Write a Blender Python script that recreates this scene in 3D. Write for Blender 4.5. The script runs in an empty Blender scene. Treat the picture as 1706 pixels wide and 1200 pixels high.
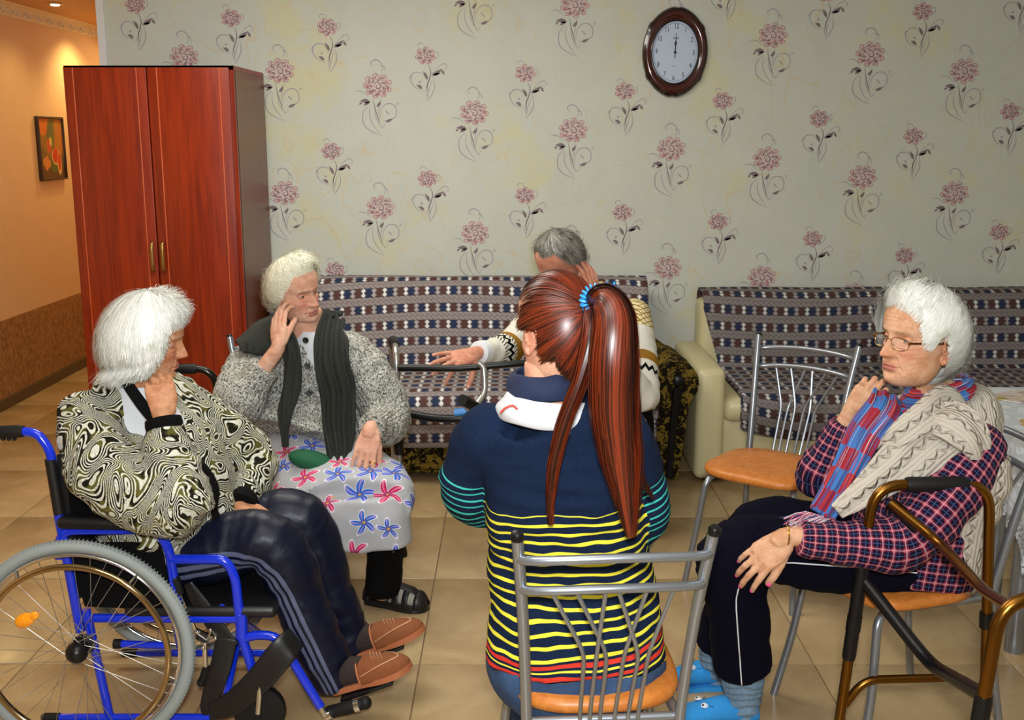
import bpy, bmesh, math, random
import numpy as np
from mathutils import Vector, Matrix, noise
random.seed(7); np.random.seed(7)
PI = math.pi
SC = bpy.context.scene
COL = SC.collection

# ------------------------------------------------------------------ camera, world, light, exposure
CAMH = 1.65; FPX = 1800.0; TH = math.atan(370 / 1800)
cd = bpy.data.cameras.new('camera'); cd.sensor_width = 36; cd.lens = 36 * FPX / 1706; cd.sensor_fit = 'HORIZONTAL'
cam = bpy.data.objects.new('camera', cd); COL.objects.link(cam)
cam.location = (0, 0, CAMH); cam.rotation_euler = (PI / 2 - TH, 0, 0); cd.clip_start = 0.05
SC.camera = cam
SC.view_settings.view_transform = 'Standard'; SC.view_settings.look = 'None'
SC.view_settings.gamma = 1; SC.view_settings.exposure = 0.28; SC.view_settings.use_curve_mapping = False
wd = bpy.data.worlds.new('world'); SC.world = wd; wd.use_nodes = True
wd.node_tree.nodes['Background'].inputs[0].default_value = (0.75, 0.8, 0.9, 1)
wd.node_tree.nodes['Background'].inputs[1].default_value = 0.15

def area(name, loc, target, size, power, color=(1, 1, 1), size_y=None):
    l = bpy.data.lights.new(name, 'AREA'); l.energy = power; l.color = color; l.size = size
    if size_y: l.shape = 'RECTANGLE'; l.size_y = size_y
    o = bpy.data.objects.new(name, l); COL.objects.link(o); o.location = loc
    o.rotation_euler = (Vector(target) - Vector(loc)).to_track_quat('-Z', 'Y').to_euler()
    return o
# the camera's flash and the room's ceiling lamps (all above / behind the frame), warm downlights in the hallway
area('camera_flash', (0.0, -0.10, 1.86), (0.0, 4.2, 0.95), 0.14, 70, (0.97, 0.99, 1.0))
area('ceiling_lamp_near', (-0.4, 1.7, 2.68), (-0.4, 1.9, 0), 1.2, 17, (1, 0.97, 0.9))
area('ceiling_lamp_far', (-0.75, 4.1, 2.68), (-0.75, 4.2, 0), 1.4, 34, (1, 0.97, 0.88), 0.9)
def spot(name, loc, target, power, color, ang, blend=0.6):
    l = bpy.data.lights.new(name, 'SPOT'); l.energy = power; l.color = color; l.spot_size = ang; l.spot_blend = blend; l.shadow_soft_size = 0.04
    o = bpy.data.objects.new(name, l); COL.objects.link(o); o.location = loc
    o.rotation_euler = (Vector(target) - Vector(loc)).to_track_quat('-Z', 'Y').to_euler(); return o
for k, (hx, hy, pw) in enumerate([(-2.8, 5.9, 20), (-2.86, 7.95, 26), (-2.7, 7.0, 10)]):
    spot('hall_downlight', (hx, hy, 2.44), (hx - 0.16, hy, 0), pw, (1, 0.74, 0.32), 2.3, 0.8)
area('hall_lamp', (-2.6, 8.6, 2.4), (-2.6, 8.2, 0), 0.6, 5, (1, 0.74, 0.36))

def ray(px, py):
    u = (px - 853) / FPX; v = (py - 600) / FPX; c = math.cos(TH); s = math.sin(TH)
    return Vector((u, c - v * s, -s - v * c))
def W(px, py, Y):
    """world point of a line of sight where it meets the plane y = Y"""
    d = ray(px, py); return Vector((0, 0, CAMH)) + d * (Y / d.y)
def G(px, py, z=0.0):
    d = ray(px, py); return Vector((0, 0, CAMH)) + d * ((z - CAMH) / d.z)

# ------------------------------------------------------------------ mesh builder
class MB:
    def __init__(s): s.v = []; s.f = []; s.m = []; s.uv = None; s.n = 0
    def add(s, V, F, mi=0):
        o = s.n; s.v.extend([tuple(p) for p in V]); s.n += len(V)
        s.f.extend([tuple(i + o for i in f) for f in F]); s.m.extend([mi] * len(F)); return s
    def box(s, c, size, rot=None, mi=0, bev=0.0):
        x, y, z = size[0] / 2, size[1] / 2, size[2] / 2
        c = Vector(c)
        if bev <= 0:
            V = [Vector((i * x, j * y, k * z)) for i in (-1, 1) for j in (-1, 1) for k in (-1, 1)]
            F = [(0, 1, 3, 2), (4, 6, 7, 5), (0, 4, 5, 1), (2, 3, 7, 6), (0, 2, 6, 4), (1, 5, 7, 3)]
        else:
            b = bmesh.new(); bmesh.ops.create_cube(b, size=1)
            for q in b.verts: q.co = Vector((q.co.x * size[0], q.co.y * size[1], q.co.z * size[2]))
            bmesh.ops.bevel(b, geom=list(b.edges), offset=min(bev, min(size) * 0.49), segments=3, profile=0.5, affect='EDGES')
            b.verts.index_update()
            V = [q.co.copy() for q in b.verts]; F = [tuple(q.index for q in f.verts) for f in b.faces]; b.free()
        if rot is not None: V = [rot @ p for p in V]
        return s.add([p + c for p in V], F, mi)
    def tube(s, path, r, n=12, closed=False, mi=0, flat=1.0, cap=True):
        P = [Vector(p) for p in path]; m = len(P)
        R = list(r) if hasattr(r, '__len__') else [r] * m
        T = []
        for i in range(m):
            if closed: t = P[(i + 1) % m] - P[i - 1]
            else: t = P[min(i + 1, m - 1)] - P[max(i - 1, 0)]
            T.append(t.normalized() if t.length > 1e-9 else Vector((0, 0, 1)))
        up = Vector((0, 0, 1)) if abs(T[0].z) < 0.9 else Vector((0, 1, 0))
        nrm = (up - T[0] * up.dot(T[0])).normalized(); V = []
        for i in range(m):
            nrm = (nrm - T[i] * nrm.dot(T[i])).normalized(); b = T[i].cross(nrm)
            for k in range(n):
                a = 2 * PI * k / n; V.append(P[i] + nrm * (math.cos(a) * R[i]) + b * (math.sin(a) * R[i] * flat))
        F = []
        for i in range(m if closed else m - 1):
            j = (i + 1) % m
            for k in range(n):
                F.append((i * n + k, i * n + (k + 1) % n, j * n + (k + 1) % n, j * n + k))
        if not closed and cap: F.append(tuple(range(n - 1, -1, -1))); F.append(tuple((m - 1) * n + k for k in range(n)))
        return s.add(V, F, mi)
    def loft(s, rings, mi=0, cap=True):
        """rings: (centre, side vector a, other vector b)"""
        n = 20; V = []
        for c, a, b in rings:
            c = Vector(c); a = Vector(a); b = Vector(b)
            for k in range(n):
                t = 2 * PI * k / n; V.append(c + a * math.cos(t) + b * math.sin(t))
        F = []
        for i in range(len(rings) - 1):
            for k in range(n): F.append((i * n + k, i * n + (k + 1) % n, (i + 1) * n + (k + 1) % n, (i + 1) * n + k))
        if cap: F.append(tuple(range(n - 1, -1, -1))); F.append(tuple((len(rings) - 1) * n + k for k in range(n)))
        return s.add(V, F, mi)
    def ell(s, c, r, rot=None, nu=16, nv=10, mi=0):
        V = []; F = []; c = Vector(c)
        if not hasattr(r, '__len__'): r = (r, r, r)
        V.append(Vector((0, 0, -r[2])))
        for j in range(1, nv):
            t = PI * j / nv
            for i in range(nu):
                a = 2 * PI * i / nu; V.append(Vector((r[0] * math.sin(t) * math.cos(a), r[1] * math.sin(t) * math.sin(a), -r[2] * math.cos(t))))
        V.append(Vector((0, 0, r[2])))
        for i in range(nu): F.append((0, 1 + (i + 1) % nu, 1 + i))
        for j in range(nv - 2):
            for i in range(nu):
                a = 1 + j * nu; b = a + nu; F.append((a + i, a + (i + 1) % nu, b + (i + 1) % nu, b + i))
        a = 1 + (nv - 2) * nu; e = len(V) - 1
        for i in range(nu): F.append((a + i, a + (i + 1) % nu, e))
        if rot is not None: V = [rot @ p for p in V]
        return s.add([p + c for p in V], F, mi)
    def lathe(s, prof, c=(0, 0, 0), n=24, rot=None, mi=0):
        V = []; F = []; c = Vector(c); m = len(prof)
        for r, z in prof:
            for k in range(n): V.append(Vector((r * math.cos(2 * PI * k / n), r * math.sin(2 * PI * k / n), z)))
        for i in range(m - 1):
            for k in range(n): F.append((i * n + k, i * n + (k + 1) % n, (i + 1) * n + (k + 1) % n, (i + 1) * n + k))
        F.append(tuple(range(n - 1, -1, -1))); F.append(tuple((m - 1) * n + k for k in range(n)))
        if rot is not None: V = [rot @ p for p in V]
        return s.add([p + c for p in V], F, mi)
    def prism(s, pts, lo, hi, mi=0, f=None):
        """closed outline pts (x,y) extruded along z, f maps the point to 3-D"""
        n = len(pts); f = f or (lambda p: p)
        V = [f(Vector((p[0], p[1], lo))) for p in pts] + [f(Vector((p[0], p[1], hi))) for p in pts]
        F = [tuple(range(n - 1, -1, -1)), tuple(range(n, 2 * n))] + [(i, (i + 1) % n, n + (i + 1) % n, n + i) for i in range(n)]
        return s.add(V, F, mi)
    def mesh(s, name, mats, smooth=True, ang=40):
        me = bpy.data.meshes.new(name); me.from_pydata(s.v, [], s.f)
        mats = mats if isinstance(mats, (list, tuple)) else [mats]
        for q in mats: me.materials.append(q)
        if len(mats) > 1: me.polygons.foreach_set('material_index', s.m)
        if smooth:
            me.polygons.foreach_set('use_smooth', [True] * len(me.polygons))
            if ang: me.set_sharp_from_angle(angle=math.radians(ang))
        me.update(); return me
    def obj(s, name, mats, parent=None, smooth=True, ang=40):
        return link(name, s.mesh(name, mats, smooth, ang), parent)
def link(name, me, parent=None):
    o = bpy.data.objects.new(name, me); COL.objects.link(o)
    if parent is not None:
        o.parent = parent
        if me is not None: pass
    return o
def thing(name, label, cat, loc=(0, 0, 0), rz=0, group=None):
    o = bpy.data.objects.new(name, None); COL.objects.link(o); o.empty_display_size = 0.1
    o.location = loc; o.rotation_euler = (0, 0, rz); o['label'] = label; o['category'] = cat
    if group: o['group'] = group
    return o
def tag(o, label, cat, group=None):
    o['label'] = label; o['category'] = cat
    if group: o['group'] = group
    return o
def struct(o, label=None, cat=None):
    o['kind'] = 'structure'
    if label: o['label'] = label
    if cat: o['category'] = cat
    return o
def worldparent(o, p):
    """child built in world coordinates under an empty that is not at the origin"""
    o.parent = p; o.matrix_parent_inverse = (Matrix.Translation(p.location) @ p.rotation_euler.to_matrix().to_4x4()).inverted(); return o
def fil(pts, r=0.03, seg=6, closed=False):
    P = [Vector(p) for p in pts]; out = []; m = len(P)
    for i in range(m):
        if not closed and i in (0, m - 1): out.append(P[i]); continue
        a, b, c = P[i - 1], P[i], P[(i + 1) % m]; u = (a - b); w = (c - b)
        rr = min(r, u.length * 0.49, w.length * 0.49)
        if rr < 1e-4 or u.normalized().dot(w.normalized()) < -0.999: out.append(b); continue
        p0 = b + u.normalized() * rr; p1 = b + w.normalized() * rr
        for k in range(seg + 1):
            t = k / seg; out.append(p0 * (1 - t) ** 2 + b * 2 * t * (1 - t) + p1 * t * t)
    return out
def crom(pts, seg=6, closed=False):
    P = [Vector(p) for p in pts]; n = len(P); out = []
    for i in range(n if closed else n - 1):
        a = P[(i - 1) % n] if closed or i > 0 else P[0] * 2 - P[1]
        b = P[i]; c = P[(i + 1) % n]
        d = P[(i + 2) % n] if closed or i + 2 < n else P[-1] * 2 - P[-2]
        for k in range(seg):
            t = k / seg; out.append(0.5 * ((2 * b) + (c - a) * t + (2 * a - 5 * b + 4 * c - d) * t * t + (3 * b - a - 3 * c + d) * t ** 3))
    if not closed: out.append(P[-1])
    return out

# ------------------------------------------------------------------ node expressions
class X:
    """a socket with arithmetic"""
    nt = None
    def __init__(s, k): s.k = k
    def __add__(a, b): return mth('ADD', a, b)
    __radd__ = __add__
    def __sub__(a, b): return mth('SUBTRACT', a, b)
    def __rsub__(a, b): return mth('SUBTRACT', b, a)
    def __mul__(a, b): return mth('MULTIPLY', a, b)
    __rmul__ = __mul__
    def __truediv__(a, b): return mth('DIVIDE', a, b)
    def __neg__(a): return mth('MULTIPLY', a, -1.0)
def put(sock, v):
    if isinstance(v, X): X.nt.links.new(v.k, sock)
    else:
        if hasattr(sock.default_value, '__len__') and not hasattr(v, '__len__'): v = (v, v, v)
        if hasattr(v, '__len__') and len(v) == 3 and len(sock.default_value) == 4: v = (*v, 1)
        sock.default_value = v
def nd(t, **kw):
    n = X.nt.nodes.new(t)
    for k, v in kw.items(): setattr(n, k, v)
    return n
def mth(op, *a):
    n = nd('ShaderNodeMath', operation=op)
    for i, v in enumerate(a): put(n.inputs[i], v)
    return X(n.outputs[0])
def sin(a): return mth('SINE', a)
def cos(a): return mth('COSINE', a)
def fabs(a): return mth('ABSOLUTE', a)
def floor_(a): return mth('FLOOR', a)
def fract(a): return mth('FRACT', a)
def mod(a, b): return mth('FLOORED_MODULO', a, b)
def gt(a, b): return mth('GREATER_THAN', a, b)
def lt(a, b): return mth('LESS_THAN', a, b)
def mn(a, b): return mth('MINIMUM', a, b)
def mx(a, b): return mth('MAXIMUM', a, b)
def sqrt(a): return mth('SQRT', a)
def clamp(a): return mx(mn(a, 1.0), 0.0)
def ss(a, lo, hi, o0=0.0, o1=1.0):
    n = nd('ShaderNodeMapRange', interpolation_type='SMOOTHSTEP')
    for i, v in enumerate((a, lo, hi, o0, o1)): put(n.inputs[i], v)
    return X(n.outputs[0])
def mix(f, a, b):
    n = nd('ShaderNodeMix', data_type='RGBA'); put(n.inputs[0], f); put(n.inputs[6], a); put(n.inputs[7], b); return X(n.outputs[2])
def vec(a, b, c=0.0):
    n = nd('ShaderNodeCombineXYZ')
    for i, v in enumerate((a, b, c)): put(n.inputs[i], v)
    return X(n.outputs[0])
def xyz(v):
    n = nd('ShaderNodeSeparateXYZ'); put(n.inputs[0], v); return X(n.outputs[0]), X(n.outputs[1]), X(n.outputs[2])
def obj_co(): return X(nd('ShaderNodeTexCoord').outputs['Object'])
def uv_co(): return X(nd('ShaderNodeTexCoord').outputs['UV'])
def attr(name): return X(nd('ShaderNodeAttribute', attribute_name=name).outputs['Vector'])
def attrc(name): return X(nd('ShaderNodeAttribute', attribute_name=name).outputs['Color'])
def rnd_obj(): return X(nd('ShaderNodeObjectInfo').outputs['Random'])
def vscale(v, s):
    n = nd('ShaderNodeVectorMath', operation='MULTIPLY'); put(n.inputs[0], v); put(n.inputs[1], s); return X(n.outputs[0])
def vadd(v, s):
    n = nd('ShaderNodeVectorMath', operation='ADD'); put(n.inputs[0], v); put(n.inputs[1], s); return X(n.outputs[0])
def noi(v, scale=5.0, detail=3.0, rough=0.5, dist=0.0, color=False):
    n = nd('ShaderNodeTexNoise'); put(n.inputs['Vector'], v); put(n.inputs['Scale'], scale)
    put(n.inputs['Detail'], detail); put(n.inputs['Roughness'], rough); put(n.inputs['Distortion'], dist)
    return X(n.outputs[1 if color else 0])
def vor(v, scale=5.0, feature='F1', rand=1.0, out='Distance'):
    n = nd('ShaderNodeTexVoronoi', feature=feature); put(n.inputs['Vector'], v); put(n.inputs['Scale'], scale); put(n.inputs['Randomness'], rand)
    return X(n.outputs[out])
def bump(h, strength=0.3, dist=0.01):
    n = nd('ShaderNodeBump'); put(n.inputs['Height'], h); put(n.inputs['Strength'], strength); put(n.inputs['Distance'], dist); return X(n.outputs[0])
def mat(name, fn=None, col=(0.8, 0.8, 0.8), rough=0.5, metal=0.0, **kw):
    m = bpy.data.materials.new(name); m.use_nodes = True; X.nt = m.node_tree; b = m.node_tree.nodes['Principled BSDF']
    d = dict(col=col, rough=rough, metal=metal, bump=None); d.update(kw)
    if fn: d.update(fn() or {})
    put(b.inputs['Base Color'], d['col']); put(b.inputs['Roughness'], d['rough']); put(b.inputs['Metallic'], d['metal'])
    if d.get('bump') is not None: put(b.inputs['Normal'], d['bump'])
    for k, s in (('spec', 'Specular IOR Level'), ('alpha', 'Alpha'), ('coat', 'Coat Weight'), ('trans', 'Transmission Weight'),
                 ('sheen', 'Sheen Weight'), ('sss', 'Subsurface Weight'), ('ior', 'IOR'), ('aniso', 'Anisotropic'), ('coat_rough', 'Coat Roughness')):
        if k in d: put(b.inputs[s], d[k])
    if 'sss' in d: put(b.inputs['Subsurface Radius'], (0.012, 0.005, 0.003)); b.inputs['Subsurface Scale'].default_value = 1.0
    if 'emit' in d: put(b.inputs['Emission Color'], d['emit']); b.inputs['Emission Strength'].default_value = d.get('es', 1)
    m.diffuse_color = (*col[:3], 1) if not isinstance(col, X) else (0.5, 0.5, 0.5, 1)
    return m
def H(h):
    """sRGB 0-255 triple to linear"""
    return tuple(((c / 255) / 12.92 if c / 255 <= 0.04045 else ((c / 255 + 0.055) / 1.055) ** 2.4) for c in h)
# ------------------------------------------------------------------ materials of the setting
def _wallpaper():
    p = obj_co(); x, y, z = xyz(p)
    n1 = noi(p, 4.0, 4, 0.6, 0.6); blot = ss(noi(p, 2.2, 5, 0.65), 0.50, 0.68)
    sc = fabs(noi(vscale(p, (1.6, 1, 1.1)), 2.3, 1.0, 0.4, 1.6) - 0.5); line = ss(sc, 0.003, 0.013, 1.0, 0.0)
    weave = noi(vscale(p, (1, 1, 0.35)), 220, 2, 0.6)
    c = mix(n1, H((190, 194, 184)), H((207, 209, 198)))
    c = mix(blot * 0.7, c, H((208, 202, 158)))
    c = mix(line * 0.45, c, H((206, 188, 148)))
    return dict(col=c, rough=0.62, spec=0.3, bump=bump(weave, 0.25, 0.002))
M_WALL = mat('wallpaper', _wallpaper)
def _peach():
    p = obj_co(); n = noi(p, 6, 5, 0.6)
    return dict(col=mix(n, H((222, 184, 140)), H((232, 196, 150))), rough=0.6, bump=bump(noi(p, 160, 3, 0.6), 0.2, 0.003))
M_PEACH = mat('peach_plaster', _peach)
def _dado():
    p = obj_co(); n = noi(p, 30, 6, 0.75)
    return dict(col=mix(ss(n, 0.35, 0.65), H((128, 90, 52)), H((176, 130, 82))), rough=0.45, bump=bump(noi(p, 60, 4, 0.7), 0.3, 0.004))
M_DADO = mat('brown_decorative_plaster', _dado)
def _tile():
    p = obj_co(); r = rnd_obj(); n = noi(vadd(p, vec(r * 9.0, r * 5.0, 0.0)), 3.5, 5, 0.6, 0.8); g = noi(p, 90, 3, 0.7)
    c = mix(ss(n, 0.3, 0.7), H((164, 138, 98)), H((186, 161, 118))); c = mix(g * 0.25, c, H((150, 124, 90)))
    return dict(col=c, rough=ss(n, 0.2, 0.8, 0.2, 0.3), spec=0.5, bump=bump(n, 0.04, 0.01))
M_TILE = mat('beige_floor_tile', _tile)
M_GROUT = mat('grout', col=H((128, 104, 78)), rough=0.85)
M_CEIL = mat('ceiling_paint', col=H((225, 222, 214)), rough=0.8)
M_HCEIL = mat('hall_ceiling_paint', col=H((216, 168, 112)), rough=0.55)
M_WHITE = mat('white_plastic', col=H((222, 224, 226)), rough=0.4)
M_CHROME = mat('chrome', col=(0.75, 0.75, 0.76), rough=0.12, metal=1.0)
M_STEEL = mat('grey_metallic_paint', col=H((150, 156, 164)), rough=0.32, metal=0.75)
M_SILVER = mat('satin_aluminium', col=H((190, 190, 188)), rough=0.28, metal=0.9)
M_BLACK = mat('black_plastic', col=(0.004, 0.004, 0.005), rough=0.36, spec=.35)
M_RUBBER = mat('black_rubber', col=(0.006, 0.006, 0.006), rough=0.6, spec=.3)

# ------------------------------------------------------------------ room shell
WY = 5.95; HX = -3.15
def slab(name, lo, hi, m, bev=0, label=None, kind=True, parent=None):
    b = MB(); b.box([(lo[i] + hi[i]) / 2 for i in range(3)], [hi[i] - lo[i] for i in range(3)], bev=bev)
    o = b.obj(name, m, parent); 
    if kind and parent is None: struct(o, label)
    return o
fl = slab('floor', (-3.25, -1.2, -0.10), (3.0, 9.2, -0.004), M_GROUT)
T = 0.630; TY = 0.685
tb = MB(); tb.box((0, 0, -0.002), (T - 0.004, T - 0.004, 0.008), bev=0.0012); tm = tb.mesh('tile', M_TILE)
rest = MB(); cnt = 0
for j in range(-3, 10):
    for i in range(-5, 5):
        x = -0.295 + T * (i + 0.5); y = 3.185 + TY * (j - 2 + 0.5)
        if y > 1.9 and abs(x) < 0.52 * y + 0.7 and y < 8:
            o = link('tile', tm, fl); o.location = (x, y, 0); o.scale = (1, TY / T, 1); cnt += 1
        else: rest.box((x, y, -0.002), (T - 0.004, TY - 0.004, 0.008))
ro = rest.obj('tile_field', M_TILE, fl, smooth=False); ro['kind'] = 'stuff'
wall = slab('wall_back', (-2.17, WY, 0), (3.0, WY + 0.18, 2.75), M_WALL)
slab('wall_left', (HX - 0.1, -1.2, 0.52), (HX, 9.2, 2.75), M_PEACH)
slab('trim_1', (HX - 0.1, -1.2, 0), (HX + 0.008, 9.2, 0.545), M_DADO, label='brown textured dado along the hallway wall')
slab('wall_right', (2.9, -1.2, 0), (3.0, WY, 2.75), M_WALL)
slab('wall_front', (-3.25, -1.3, 0), (3.0, -1.2, 2.75), M_WALL)
slab('wall_hall', (-3.25, 9.1, 0), (-2.0, 9.2, 2.75), M_PEACH)
slab('wall_side', (-2.17, WY + 0.18, 0), (-2.1, 9.2, 2.75), M_PEACH)
slab('ceiling', (-3.25, -1.2, 2.75), (3.0, WY + 0.2, 2.85), M_CEIL)
slab('ceiling_hall', (-3.25, WY - 1.5, 2.47), (-2.17, 9.2, 2.53), M_HCEIL)
b = MB(); b.prism([(0, 0), (0.012, 0), (0.014, 0.07), (0, 0.075)], -1.2, 9.2, f=lambda p: Vector((HX + 0.008 + p.x, p.z, p.y)))
struct(b.obj('baseboard_left', mat('dark_baseboard', col=H((84, 66, 48)), rough=0.35), smooth=False))
slab('trim_2', (-2.19, WY - 0.012, 0), (-2.15, WY + 0.185, 2.75), M_WHITE, label='white corner strip at the end of the papered wall')
# cornice with relief
b = MB(); prof = [(0, -0.075), (0.008, -0.075), (0.012, -0.062), (0.045, -0.015), (0.06, -0.008), (0.065, 0), (0, 0)]
b.prism(prof, 2.5, 9.1, f=lambda p: Vector((HX + p.x, p.z, 2.47 + p.y)))
M_CORN = mat('cream_moulding', col=H((232, 220, 190)), rough=0.5)
co = struct(b.obj('trim_3', M_CORN, smooth=False), 'cream relief cornice under the hallway ceiling')
b = MB(); y = 5.4
k = 0
while y < 9:
    a = (k % 2) * 2 - 1
    b.tube(crom([(HX + 0.034, y, 2.43 + 0.012 * a), (HX + 0.026, y + 0.025, 2.418 - 0.012 * a), (HX + 0.022, y + 0.05, 2.415 + 0.012 * a), (HX + 0.036, y + 0.06, 2.436), (HX + 0.032, y + 0.035, 2.434)], 3), [0.003] + [0.006] * 11 + [0.003], n=6)
    b.ell((HX + 0.03, y + 0.075, 2.426), 0.008, nu=6, nv=4)
    y += 0.09; k += 1
r = b.obj('cornice_relief', M_CORN, co); r['kind'] = 'stuff'
# recessed spot in hall ceiling
sp = G(118, 6, 2.465) if False else W(118, 6, 6.9)
t = thing('ceiling_spotlight', 'small round chrome downlight in the orange hallway ceiling', 'light', (-2.83, 7.0, 2.47))
MB().lathe([(0.028, 0.0), (0.045, 0.0), (0.048, -0.006), (0.044, -0.012), (0.03, -0.012)], n=24).obj('ring', M_CHROME, t)
MB().lathe([(0.0, -0.003), (0.03, -0.003), (0.026, -0.016), (0.0, -0.02)], n=20).obj('bulb', mat('lit_bulb', col=(1, .9, .7), emit=(1, 0.8, 0.5), es=6.0), t)

# ------------------------------------------------------------------ wallpaper print (flat ribbons lying on the paper)
S = 1 / 307.0
def stroke(mb, pts, w, mi, off, cx, cz, sc=1.0, taper=True, seg=5, closed=False):
    P = crom([Vector((p[0], p[1], 0)) for p in pts], seg, closed)
    n = len(P); L = []; R = []
    for i, p in enumerate(P):
        t = (P[(i + 1) % n if closed else min(i + 1, n - 1)] - P[i - 1 if (closed or i) else 0])
        t = t.normalized() if t.length > 1e-6 else Vector((1, 0, 0))
        ww = w * (0.35 + 0.65 * math.sin(PI * i / max(n - 1, 1))) if taper else w
        q = Vector((-t.y, t.x, 0)) * ww * 0.5; L.append(p + q); R.append(p - q)
    V = [Vector((cx + p.x * S * sc, WY - off, cz - p.y * S * sc)) for p in L + R]
    F = [(i, i + 1, n + i + 1, n + i) for i in range(n - 1)]
    if closed: F.append((n - 1, 0, n, 2 * n - 1))
    mb.add(V, F, mi)
def leaf(mb, a, b, w, mi, off, cx, cz, sc=1.0):
    a = Vector((a[0], a[1])); b = Vector((b[0], b[1])); d = b - a; q = Vector((-d.y, d.x)).normalized() * w
    P = [a, a + d * .25 + q * .8, a + d * .55 + q, b, a + d * .5 - q * .6, a + d * .2 - q * .6]
    mb.add([Vector((cx + p.x * S * sc, WY - off, cz - p.y * S * sc)) for p in P], [tuple(range(6))], mi)
def rose(mb, R, cx, cz, rg, big):
    for (n, r0, r1, fm) in ((9 if big else 7, R * .72, R * 1.08, 0), (7, R * .4, R * .72, 0)):
        ph = rg.random() * 6; P = []
        for k in range(n * 5):
            a = 2 * PI * k / (n * 5) + ph; rr = r0 + (r1 - r0) * abs(math.sin(n * (a - ph) / 2)) ** 0.6 * (0.9 + 0.2 * rg.random())
            P.append((math.cos(a) * rr * 1.05, math.sin(a) * rr * 0.88))
        if r1 > R: mb.add([Vector((cx + p[0] * S, WY - 0.0004, cz - p[1] * S)) for p in [(0, 0)] + P], [(0, i + 1, (i + 1) % len(P) + 1) for i in range(len(P))], 0)
        stroke(mb, P, 1.1, 1 if r1 > R else 2, 0.0008, cx, cz, seg=1, taper=False, closed=True)
        for k in range(n):
            a = 2 * PI * k / n + ph
            stroke(mb, [(math.cos(a) * r0 * 1.0, math.sin(a) * r0 * .85), (math.cos(a + .22) * r1 * .72, math.sin(a + .22) * r1 * .6), (math.cos(a + .5) * r1 * .9, math.sin(a + .5) * r1 * .78)], 1.9, 1 if (k % 2) else 2, 0.001, cx, cz, seg=3)
            if math.sin(a) > -0.3: leaf(mb, (math.cos(a) * r0, math.sin(a) * r0 * .9), (math.cos(a + .3) * r1 * .93, math.sin(a + .3) * r1 * .8), 1.8 if big else 1.2, 1, 0.0009, cx, cz)
    stroke(mb, [(-R * .3, 0), (-R * .1, -R * .28), (R * .2, -R * .15), (R * .22, R * .15), (-R * .05, R * .2), (-R * .12, 0), (R * .05, -R * .05)], 1.8, 2, 0.0011, cx, cz, seg=3)
def big(mb, cx, cz, rg):
    s = lambda pts, w, mi=3: stroke(mb, pts, w, mi, 0.0006, cx, cz)
    rose(mb, 21, cx, cz, rg, True)
    s([(6, -20), (9, -30), (5, -38), (-2, -41), (-9, -38), (-10, -33), (-6, -31)], 1.7); s([(5, -32), (12, -30), (13, -22)], 1.2)
    s([(-16, 18), (-24, 10), (-32, 8), (-38, 10)], 1.4); s([(-8, 20), (-5, 36), (-1, 50), (2, 62)], 1.4, 4); s([(4, 20), (2, 34), (0, 48)], 1.2)
    for a, b_, w in (((-12, 26), (-30, 24), 4.5), ((-2, 34), (5, 24), 3), ((12, 58), (24, 52), 3), ((-14, 26), (-24, 32), 3), ((-26, 26), (-31, 31), 2)): leaf(mb, a, b_, w, 4, 0.0007, cx, cz)
    s([(2, 56), (5, 38), (14, 29), (25, 30), (30, 39), (28, 50), (18, 55), (8, 56)], 1.7); s([(30, 32), (34, 28), (30, 27)], 1.2)
    s([(-16, 32), (-25, 44), (-24, 62), (-12, 73), (4, 80)], 1.8); s([(-14, 32), (-14, 50), (-8, 64), (2, 76)], 1.4); s([(-6, 34), (-4, 50), (4, 66)], 1.2); s([(12, 60), (6, 68), (4, 60)], 1.0)
    for p in ((14, 42), (12, 40), (16, 44)): leaf(mb, p, (p[0] + 3, p[1] + 2), 1.5, 3, 0.0007, cx, cz)
def small(mb, cx, cz, rg):
    s = lambda pts, w, mi=3: stroke(mb, pts, w, mi, 0.0006, cx, cz)
    rose(mb, 14.5, cx, cz, rg, False)
    s([(0, -14), (-6, -20), (-12, -18), (-11, -13)], 1.2); s([(12, -4), (20, -6), (20, 2), (13, 6)], 1.1)
    s([(4, 14), (8, 24), (6, 36), (2, 46), (3, 58)], 1.6, 4)
    for a, b_, w in (((10, 32), (27, 20), 4), ((26, 22), (31, 30), 2.5), ((3, 38), (-5, 24), 3.2), ((-6, 52), (-16, 46), 3.2), ((12, 30), (24, 27), 2.2)): leaf(mb, a, b_, w, 4, 0.0007, cx, cz)
    s([(6, 34), (20, 18), (30, 12), (35, 18), (30, 22)], 1.2)
    s([(-4, 56), (-18, 50), (-25, 38), (-20, 27), (-8, 27), (-4, 32)], 1.7); s([(-24, 30), (-28, 36)], 1.1)
    s([(12, 34), (14, 50), (8, 64), (2, 72)], 1.6); s([(6, 38), (0, 54), (2, 66)], 1.3); s([(10, 38), (4, 56), (2, 70)], 1.2); leaf(mb, (-12, 40), (-8, 42), 2.4, 3, 0.0007, cx, cz)
def _red(): return dict(col=mix(noi(obj_co(), 55, 2), H((146, 78, 88)), H((194, 142, 146))), rough=0.6)
PM = [mat('print_pink_wash', lambda: dict(col=mix(noi(obj_co(), 60, 3, .7), H((208, 198, 190)), H((196, 168, 164))), rough=.6)), mat('print_rose_red', _red),
      mat('print_plum', col=H((128, 98, 112)), rough=.6), mat('print_grey_scroll', col=H((158, 152, 160)), rough=.6), mat('print_leaf_brown', col=H((120, 104, 108)), rough=.6)]
pr = MB(); rg = random.Random(3); REP = 0.645
BIGS = [(307, 95), (466, 118), (629, 143), (790, 188), (955, 217), (1118, 248), (1278, 265), (1437, 295), (1590, 322), (1748, 355), (1900, 380)]
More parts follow.
